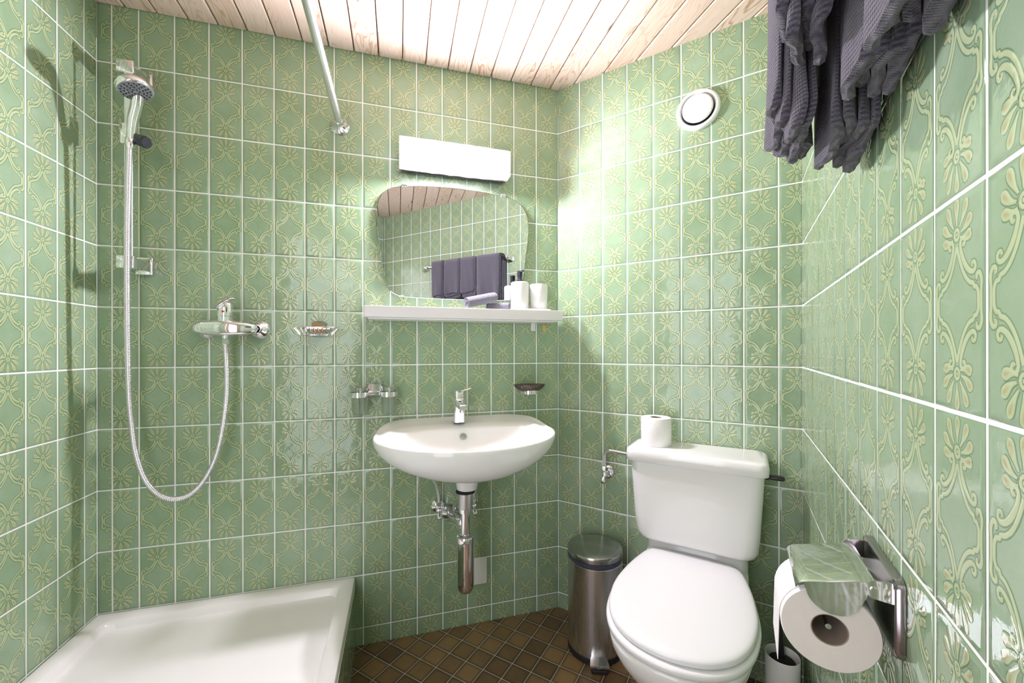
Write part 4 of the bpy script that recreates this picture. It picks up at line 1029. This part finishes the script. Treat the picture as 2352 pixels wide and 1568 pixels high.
# ------------------------------------------------------------------ toilet
U0 = 0.556
def toilet():
    t = on_wall('toilet', 'C', U0, 0.0, 'white close-coupled toilet with closed lid against the right wall', 'toilet')
    def egg(half, z, sx=1.0, dy=0.0, sy=1.0, y0=0.38, n=4):
        pts = half + [(-x, y) for x, y in half[-2:0:-1]]
        return [Vector((p.x * sx, y0 + (p.y - y0) * sy + dy, z)) for p in catmull([(x, y, 0) for x, y in pts], n, True)]
    lidh = [(0.0, 0.132), (0.075, 0.134), (0.118, 0.140), (0.142, 0.166), (0.160, 0.225), (0.175, 0.30), (0.1835, 0.38), (0.182, 0.44), (0.168, 0.515), (0.138, 0.575), (0.092, 0.615), (0.045, 0.633), (0.0, 0.638)]
    bowlh = [(0.0, 0.16), (0.06, 0.16), (0.11, 0.165), (0.145, 0.20), (0.165, 0.27), (0.176, 0.35), (0.1785, 0.42), (0.170, 0.50), (0.146, 0.57), (0.105, 0.616), (0.055, 0.637), (0.0, 0.643)]
    mb = MB()
    R = []
    for z, sx, sy, dy in ((0.0, 0.62, 0.66, -0.075), (0.015, 0.62, 0.66, -0.075), (0.05, 0.58, 0.62, -0.075), (0.12, 0.57, 0.62, -0.070), (0.18, 0.62, 0.68, -0.058), (0.24, 0.72, 0.78, -0.040), (0.29, 0.83, 0.88, -0.022), (0.33, 0.92, 0.95, -0.008), (0.36, 0.972, 0.985, 0), (0.378, 0.992, 0.997, 0), (0.388, 0.995, 1.0, 0), (0.393, 0.97, 0.985, 0)):
        R.append(egg(bowlh, z, sx, dy, sy))
    mb.loft(R, True, True)
    mb.loft([rrect(-0.110, 0.110, 0.006, 0.26, 0.05, 0.02), rrect(-0.110, 0.110, 0.006, 0.26, 0.05, 0.15), rrect(-0.140, 0.140, 0.006, 0.27, 0.05, 0.28), rrect(-0.158, 0.158, 0.006, 0.25, 0.045, 0.35), rrect(-0.160, 0.160, 0.006, 0.21, 0.04, 0.392), rrect(-0.158, 0.158, 0.006, 0.118, 0.03, 0.402), rrect(-0.158, 0.158, 0.006, 0.114, 0.03, 0.452), rrect(-0.150, 0.150, 0.01, 0.108, 0.03, 0.457)])
    mb.build('bowl', 'ceramic', t, sharp=55)
    mb = MB(); mb.loft([egg(lidh, z, sx, 0.002, sx) for z, sx in ((0.3945, 0.985), (0.397, 1.012), (0.402, 1.028), (0.410, 1.030), (0.4145, 1.02), (0.416, 0.99))]); mb.build('seat', 'seat_plastic', t, sharp=60)
    mb = MB(); mb.loft([egg(lidh, z, sx, -0.002, sx) for z, sx in ((0.4175, 0.975), (0.419, 0.992), (0.424, 1.0), (0.430, 0.998), (0.4345, 0.985), (0.4375, 0.955), (0.4392, 0.90), (0.4405, 0.80), (0.4415, 0.6), (0.442, 0.3))]); mb.build('lid', 'seat_plastic', t, sharp=60)
    for x in (0.075, -0.075):
        mb = MB(); mb.cyl((x, 0.126, 0.403), (0, 0, 1), 0.012, 0.024, 20, 0.003); mb.build('hinge', 'seat_plastic', t)
    mb = MB()
    R = [rrect(-0.150, 0.150, 0.014, 0.135, 0.035, 0.4585)]
    for z, hx, y1, r in ((0.462, 0.170, 0.150, 0.04), (0.472, 0.181, 0.160, 0.042), (0.490, 0.187, 0.167, 0.042), (0.55, 0.192, 0.172, 0.04), (0.65, 0.198, 0.177, 0.04), (0.738, 0.203, 0.180, 0.04)):
        R.append(rrect(-hx, hx, 0.010, y1, r, z, 7))
    R[0] = rrect(-0.150, 0.150, 0.014, 0.130, 0.035, 0.4585, 7)
    mb.loft(R); ci = mb.build('cistern', 'ceramic', t, sharp=60)
    mb = MB(); mb.loft([rrect(-hx, hx, 0.004, y1, r, z, 7) for z, hx, y1, r in ((0.7385, 0.210, 0.187, 0.028), (0.741, 0.214, 0.191, 0.031), (0.764, 0.2145, 0.192, 0.031), (0.775, 0.2125, 0.190, 0.030), (0.7805, 0.208, 0.186, 0.028), (0.7825, 0.200, 0.178, 0.024))])
    mb.build('cistern_lid', 'ceramic', t, sharp=60)
    mb = MB(); mb.cyl((-0.196, 0.09, 0.722), (-1, 0, 0), 0.010, 0.018, 18, 0.002)
    mb.loft([[(x, 0.09 + p.x, 0.722 + p.y) for p in rrect(-a, a, -b_, b_, b_ * 0.9, 0)] for x, a, b_ in ((-0.212, 0.010, 0.006), (-0.222, 0.013, 0.0065), (-0.240, 0.014, 0.0065), (-0.252, 0.012, 0.006), (-0.256, 0.007, 0.003))])
    mb.build('flush_lever', 'black_plastic', t)
toilet()
angle_valve('cistern_valve', 0.222, 0.628, 'C', 'chrome angle valve feeding the toilet cistern')
def cistern_pipe():
    p0 = wp('C', 0.222, 0.044, 0.655); t = thing('cistern_supply_pipe', p0, wrot('C'), 'bent chrome water pipe into the side of the cistern', 'pipe')
    # local x = -u
    mb = MB(); mb.tube(catmull([(0, 0, -0.008), (0, 0, 0.05), (-0.004, 0.0, 0.058), (-0.016, 0.001, 0.069), (-0.034, 0.002, 0.071), (-0.128, 0.008, 0.067)], 6), 0.0062, 14); mb.build('pipe', 'chrome', t)
    mb = MB(); mb.cyl((-0.116, 0.0075, 0.0672), (-1, 0, 0), 0.0095, 0.012, 6); mb.build('pipe_nut', 'chrome', t)
cistern_pipe()

def paper_roll_top():
    p = wp('C', 0.428, 0.090, 0.7829)
    t = thing('toilet_roll', p, wrot('C'), 'white toilet paper roll standing on the cistern lid', 'toilet roll')
    mb = MB(); mb.lathe([(0.0205, 0.0), (0.050, 0.0), (0.0515, 0.002), (0.0520, 0.05), (0.0515, 0.096), (0.0500, 0.0985), (0.0205, 0.0985), (0.0200, 0.096), (0.0200, 0.002)], (0, 0, 0), (0, 0, 1), 56, False); 
    n = 56; m = 9
    for j in range(n): mb.f.append(((m - 1) * n + j, (m - 1) * n + (j + 1) % n, (j + 1) % n, j))
    mb.build('paper', 'paper', t, sharp=50)
    mb = MB(); mb.loft([[(r * math.cos(2 * PI * k / 36), r * math.sin(2 * PI * k / 36), z) for k in range(36)] for r, z in ((0.0199, 0.001), (0.0199, 0.0975), (0.0188, 0.0975), (0.0188, 0.001), (0.0199, 0.001))], False, False); mb.build('core_tube', 'cardboard', t)
paper_roll_top()

# ------------------------------------------------------------------ pedal bin
def bin_():
    px, py = 0.045, -0.250
    ang = math.atan2(-1.61 - py, -0.67 - px) + 0.12
    t = thing('pedal_bin', (px, py, 0), ang + PI / 2, 'brushed steel pedal bin with flat lid between the corner and the toilet', 'pedal bin')
    # local -y faces the camera
    r = 0.101
    mb = MB(); mb.lathe([(r * 0.96, 0.0), (r + .001, 0.003), (r + .001, 0.022), (r - .001, 0.024)], (0, 0, 0), (0, 0, 1), 64); mb.build('base_ring', 'rubber', t)
    mb = MB(); mb.lathe([(r - .0015, 0.0242), (r, 0.026), (r, 0.340), (r - .002, 0.342), (r - .006, 0.342)], (0, 0, 0), (0, 0, 1), 72); mb.build('bin_body', 'brushed_steel', t)
    mb = MB(); mb.lathe([(r - .004, 0.3425), (r + .0012, 0.345), (r + .0012, 0.357), (r - .002, 0.359)], (0, 0, 0), (0, 0, 1), 72); mb.build('bag_collar', 'bag_film', t)
    mb = MB(); mb.lathe([(r - .002, 0.3595), (r + .0005, 0.361), (r + .001, 0.377), (r - .001, 0.3815), (r - .006, 0.384), (r * 0.5, 0.3885), (0.001, 0.390)], (0, 0, 0), (0, 0, 1), 72); mb.build('lid', 'bin_lid_steel', t, sharp=30)
    mb = MB(); mb.box((-0.03, 0.088, 0.335), (0.03, 0.112, 0.372), 0.004); mb.build('hinge_block', 'rubber', t)
    mb = MB(); mb.box((-0.028, -0.135, 0.0), (0.028, -0.085, 0.016), 0.004); mb.build('front_foot', 'rubber', t)
    mb = MB()
    R = []
    for y, z, hw in ((-0.096, 0.034, 0.024), (-0.112, 0.034, 0.030), (-0.136, 0.030, 0.033), (-0.139, 0.027, 0.033)):
        R.append([(-hw, y, z - 0.003), (hw, y, z - 0.003), (hw, y, z + 0.003), (-hw, y, z + 0.003)])
    mb.loft(R); mb.build('pedal', 'polished_steel', t)
simple('bin_lid_steel', color=(0.42, 0.43, 0.43), rough=0.22, metal=1.0, noise=0.05, scale=12, bump=0.05, bscale=30)
def brushed():
    m, nt, b = newmat('brushed_steel'); setp(b, color=(0.60, 0.585, 0.59), rough=0.27, metal=1.0)
    tc = nt.nodes.new('ShaderNodeTexCoord'); mp = nt.nodes.new('ShaderNodeMapping'); mp.inputs['Scale'].default_value = (300, 300, 4)
    n = nt.nodes.new('ShaderNodeTexNoise'); n.inputs['Scale'].default_value = 1.0; n.inputs['Detail'].default_value = 3
    nt.links.new(tc.outputs['Object'], mp.inputs[0]); nt.links.new(mp.outputs[0], n.inputs['Vector'])
    r = ramp(nt, [(0.3, (0.26,) * 3), (0.7, (0.30,) * 3)]); nt.links.new(n.outputs['Fac'], r.inputs[0]); nt.links.new(r.outputs[0], b.inputs['Roughness'])
    bp = nt.nodes.new('ShaderNodeBump'); bp.inputs['Strength'].default_value = 0.03; bp.inputs['Distance'].default_value = 0.0003
    nt.links.new(n.outputs['Fac'], bp.inputs['Height']); nt.links.new(bp.outputs['Normal'], b.inputs['Normal'])
brushed()
bin_()

# ------------------------------------------------------------------ toilet brush
def brush():
    p = (0.417, -0.705, 0.0)
    t = thing('toilet_brush_holder', p, 0, 'white cylindrical toilet brush holder in the right corner by the toilet', 'brush holder')
    mb = MB(); mb.lathe([(0.040, 0.0), (0.0425, 0.002), (0.0440, 0.224), (0.0432, 0.2265), (0.0420, 0.224), (0.0400, 0.012), (0.001, 0.010)], (0, 0, 0), (0, 0, 1), 48); mb.build('holder_cup', 'white_plastic', t, sharp=60)
    b_ = thing('toilet_brush', (p[0], p[1], 0.013), 0, 'black toilet brush standing in the white holder', 'toilet brush')
    mb = MB(); mb.lathe([(0.005, 0.0), (0.031, 0.008), (0.0355, 0.04), (0.0355, 0.17), (0.033, 0.195), (0.012, 0.203)], (0, 0, 0), (0, 0, 1), 32)
    h = mb.build('bristles', 'bristle', b_)
    mb = MB(); mb.tube([(0.001, 0.003, 0.2), (-0.004, 0.008, 0.30), (-0.008, 0.012, 0.42)], [0.0085, 0.0085, 0.0095], 16); mb.build('brush_handle', 'black_plastic', b_)
brush()

# ------------------------------------------------------------------ paper holder on the near right wall
def roll_holder():
    # wall D: local x = -u
    u0, z0 = 0.855, 0.797
    t = on_wall('toilet_roll_holder', 'D', u0, z0, 'polished steel toilet roll holder with hinged cover on the near right wall', 'toilet roll holder')
    mb = MB()
    def prr(y, g): return [(p.x, y, p.y) for p in rrect(-0.075 - g, 0.075 + g, -0.052 - g, 0.046 + g, 0.010, 0)]
    mb.loft([prr(0.0008, 0), prr(0.008, 0), prr(0.0105, -0.002), prr(0.0108, -0.006)]); mb.build('back_plate', 'dark_steel', t, sharp=40)
    # hinge ears
    for x in (-0.064, 0.064):
        mb = MB(); mb.loft([[(xx, y, z) for y, z in ((0.0105, 0.012), (0.030, 0.014), (0.036, 0.020), (0.036, 0.030), (0.030, 0.036), (0.0105, 0.038))] for xx in (x - 0.0012, x + 0.0012)])
        mb.cyl((x - 0.003, 0.028, 0.025), (1, 0, 0), 0.0035, 0.006, 12); mb.build('hinge_ear', 'polished_steel', t)
    # cover: sheet leaning outwards, curled front lip, half-round side flange on the near end
    mb = MB()
    prof = [(0.024, 0.031), (0.030, 0.0325), (0.045, 0.029), (0.070, 0.021), (0.093, 0.0155), (0.100, 0.0130), (0.1055, 0.0095), (0.1085, 0.005)]
    th = 0.0014
    R = []
    for x in (-0.060, -0.056, 0.0, 0.056, 0.060):
        e = 0.0 if abs(x) < 0.058 else -0.0012
        up = [(x, y, z + e) for y, z in prof]; dn = [(x, y - 0.0006, z - th + e) for y, z in reversed(prof)]
        R.append(up + dn)
    mb.loft(R); cv = mb.build('cover', 'polished_steel', t, sharp=35)
    mb = MB()
    arc = [(0.030, 0.0315)] + [(y, z) for y, z in prof[2:6]] + [(p.x, p.y) for p in catmull([(0.097, 0.004, 0), (0.092, -0.008, 0), (0.080, -0.018, 0), (0.066, -0.021, 0), (0.052, -0.017, 0), (0.042, -0.006, 0), (0.034, 0.012, 0)], 4)]
    for x in (-0.0625,):
        mb.loft([[(xx, y, z) for y, z in arc] for xx in (x, x + 0.0012)])
    mb.build('side_flange', 'polished_steel', cv, sharp=30)
    mb = MB(); mb.tube([(0.066, 0.010, -0.005), (0.066, 0.045, -0.030), (0.064, 0.066, -0.043), (0.050, 0.071, -0.045), (-0.045, 0.071, -0.045), (-0.050, 0.071, -0.045)], 0.0035, 12)
    mb.build('roll_arm', 'polished_steel', t)
    # paper roll, axis along the wall
    r = on_wall('toilet_roll', 'D', 0.865, 0.752, 'greyish recycled toilet roll hanging in the steel holder', 'toilet roll', off=0.071)
    hl = 0.048; ro = 0.0545
    mb = MB(); M = [(0.0205, -hl), (ro - .0015, -hl), (ro, -hl + .002), (ro, hl - .002), (ro - .0015, hl), (0.0205, hl)]
    n = 64
    mb.lathe(M, (0, 0, 0), (1, 0, 0), n, False)
    me_n = len(M)
    for j in range(n): mb.f.append(((me_n - 1) * n + j, (me_n - 1) * n + (j + 1) % n, (j + 1) % n, j))
    # hanging sheet
    sh = []
    for side, rr3 in ((0, ro + 0.0012), (1, ro + 0.0004)):
        pr = [(rr3 * math.cos(a), rr3 * math.sin(a)) for a in np.linspace(1.9, 0.0, 14)] + [(rr3 + 0.0004, -0.02), (rr3 + 0.001, -0.045), (rr3 + 0.0016, -0.066)]
        sh.append(pr)
    poly2 = sh[0] + sh[1][::-1]
    mb.loft([[(x, y, z) for y, z in poly2] for x in (-0.040, 0.0, hl - 0.001)])
    ob = mb.build('paper', ['grey_paper', 'paper'], r, sharp=50)
    for pl in ob.data.polygons:
        if abs(pl.normal.x) < 0.7: pl.material_index = 1
    mb = MB(); mb.loft([[(x, q * math.cos(2 * PI * k / 36), q * math.sin(2 * PI * k / 36)) for k in range(36)] for q, x in ((0.0204, -hl + .0005), (0.0204, hl - .0005), (0.0192, hl - .0005), (0.0192, -hl + .0005), (0.0204, -hl + .0005))], False, False); mb.build('core_tube', 'cardboard', r)
simple('dark_steel', color=(0.40, 0.37, 0.40), rough=0.18, metal=1.0, noise=0.05)
roll_holder()

# ------------------------------------------------------------------ towel rail and towels
def towels():
    # wall D, local x = -u ; towels are built around rail at off .07, z 1.766
    RZ, RO = 1.766, 0.070
    t = on_wall('towel_rail', 'D', 1.03, RZ, 'chrome towel rail high on the near right wall', 'towel rail')
    mb = MB(); mb.tube([(0.345, RO, 0), (-0.345, RO, 0)], 0.0085, 20); mb.build('bar', 'chrome', t)
    for x, s in ((0.352, 1), (-0.352, -1)):
        mb = MB(); mb.lathe([(0.022, 0.0), (0.022, 0.004), (0.013, 0.008), (0.010, 0.02), (0.010, RO)], (x, 0, 0), (0, 1, 0), 28)
        mb.sphere((x, RO, 0), 0.018); mb.sphere((x + 0.014 * s, RO + .004, 0), 0.011); mb.build('rail_post', 'chrome', t)
    specs = [ # u0,u1, n folds, front hem, back hem, label
        (0.708, 0.902, 4, 1.452, 1.425, 'dark grey waffle towel at the far end of the rail, hanging lowest'),
        (0.906, 1.030, 4, 1.500, 1.440, 'dark grey waffle towel second from the far end of the rail'),
        (1.034, 1.186, 4, 1.500, 1.430, 'dark grey waffle towel second from the near end of the rail'),
        (1.190, 1.300, 4, 1.495, 1.430, 'dark grey waffle towel at the near end of the rail')]
    for ti, (u0, u1, nl, zf, zb, lb) in enumerate(specs):
        uc = (u0 + u1) / 2; W_ = u1 - u0
        tw = on_wall('hanging_towel', 'D', uc, RZ, lb, 'towel', 'towels on the wall rail')
        R_ = random.Random(40 + ti)
        NU = 30
        full_f = 0.056; full_b = 0.052
        th = full_f / nl
        mb = MB()
        ph = [R_.uniform(0, 6.28) for _ in range(6)]
        for L in range(nl):
            oi = 0.0095 + L * (full_f - 0.006) / nl            # inner offset from rail centre
            oo = oi + th * 0.92
            hem_f = zf - RZ + (R_.uniform(0.0, 0.035) if 0 < L < nl - 1 else R_.uniform(0, 0.012)) + (0.028 if L == nl - 1 else 0)
            hem_b = zb - RZ + (R_.uniform(0.0, 0.022) if L < nl - 1 else R_.uniform(0, 0.01))
            x_in0 = R_.uniform(0, 0.012); x_in1 = R_.uniform(0, 0.012)
            rings = []
            for i in range(NU + 1):
                f = i / NU; x = -W_ / 2 + x_in0 + (W_ - x_in0 - x_in1) * f
                def wav(z, side):
                    k = min(1.0, max(0.0, -z / 0.30))
                    return (0.0065 * math.sin(x * 40 + ph[side] + L * 0.25) + 0.0022 * math.sin(x * 103 + ph[2 + side] + z * 14 + L * 0.9)) * k * k * 1.3
                def squeeze(z, side, o):
                    # flaps press together towards the hem a little
                    k = min(1.0, max(0.0, -z / 0.30)); return o
                ee = max(0.0, (abs(2 * f - 1) - 0.72) / 0.28); up_ = 0.024 * ee * ee; thin = 1 - 0.75 * ee ** 3
                hf = up_ + hem_f + 0.006 * math.sin(x * 37 + ph[4] + L) + 0.0012 * math.sin(x * 210 + L * 2.1)
                hb = up_ + hem_b + 0.006 * math.sin(x * 31 + ph[5] + L * 1.7) + 0.0012 * math.sin(x * 190 + L)
                outer, inner = [], []
                nz = 14
                edge = 0.0022 * (abs(2 * f - 1) ** 6)
                for k in range(nz + 1):
                    z = hf * (1 - k / nz)
                    o_ = wav(z, 0)
                    outer.append((oo + o_, z)); inner.append((oi + o_, z))
                for k in range(1, 10):
                    a = PI * k / 10
                    outer.append((oo * math.cos(a), 0.012 + (oo * 0.30 + 0.004) * math.sin(a) - 0.012 * 0)); inner.append((oi * math.cos(a), 0.010 + (oi * 0.30 + 0.002) * math.sin(a)))
                for k in range(nz + 1):
                    z = hb * (k / nz)
                    o_ = wav(z, 1) * 0.6
                    lim = lambda q: -min(q, 0.064)
                    outer.append((lim(oo * 1.0) + o_ * (0 if oo > 0.055 else 1), z)); inner.append((lim(oi * 1.0) + o_ * (0 if oi > 0.055 else 1), z))
                # rounded hems
                hf_out = [((oo + oi) / 2 + wav(hf, 0), hf - 0.0035)]
                hb_out = [(-(min(oo, .064) + min(oi, .064)) / 2 + wav(hb, 1) * 0.6 * (0 if oo > 0.055 else 1), hb - 0.0035)]
                mo = [((a[0] + b_[0]) / 2, (a[1] + b_[1]) / 2) for a, b_ in zip(outer, inner)]
                outer = [(m_[0] + (a[0] - m_[0]) * thin, m_[1] + (a[1] - m_[1]) * thin) for a, m_ in zip(outer, mo)]
                inner = [(m_[0] + (a[0] - m_[0]) * thin, m_[1] + (a[1] - m_[1]) * thin) for a, m_ in zip(inner, mo)]
                ring = hf_out + outer + hb_out + inner[::-1]
                rings.append([(x, RO + y, z) for y, z in ring])
            mb.loft(rings)
        mb.build('towel_cloth', 'dark_towelling', tw, sharp=55)
towels()
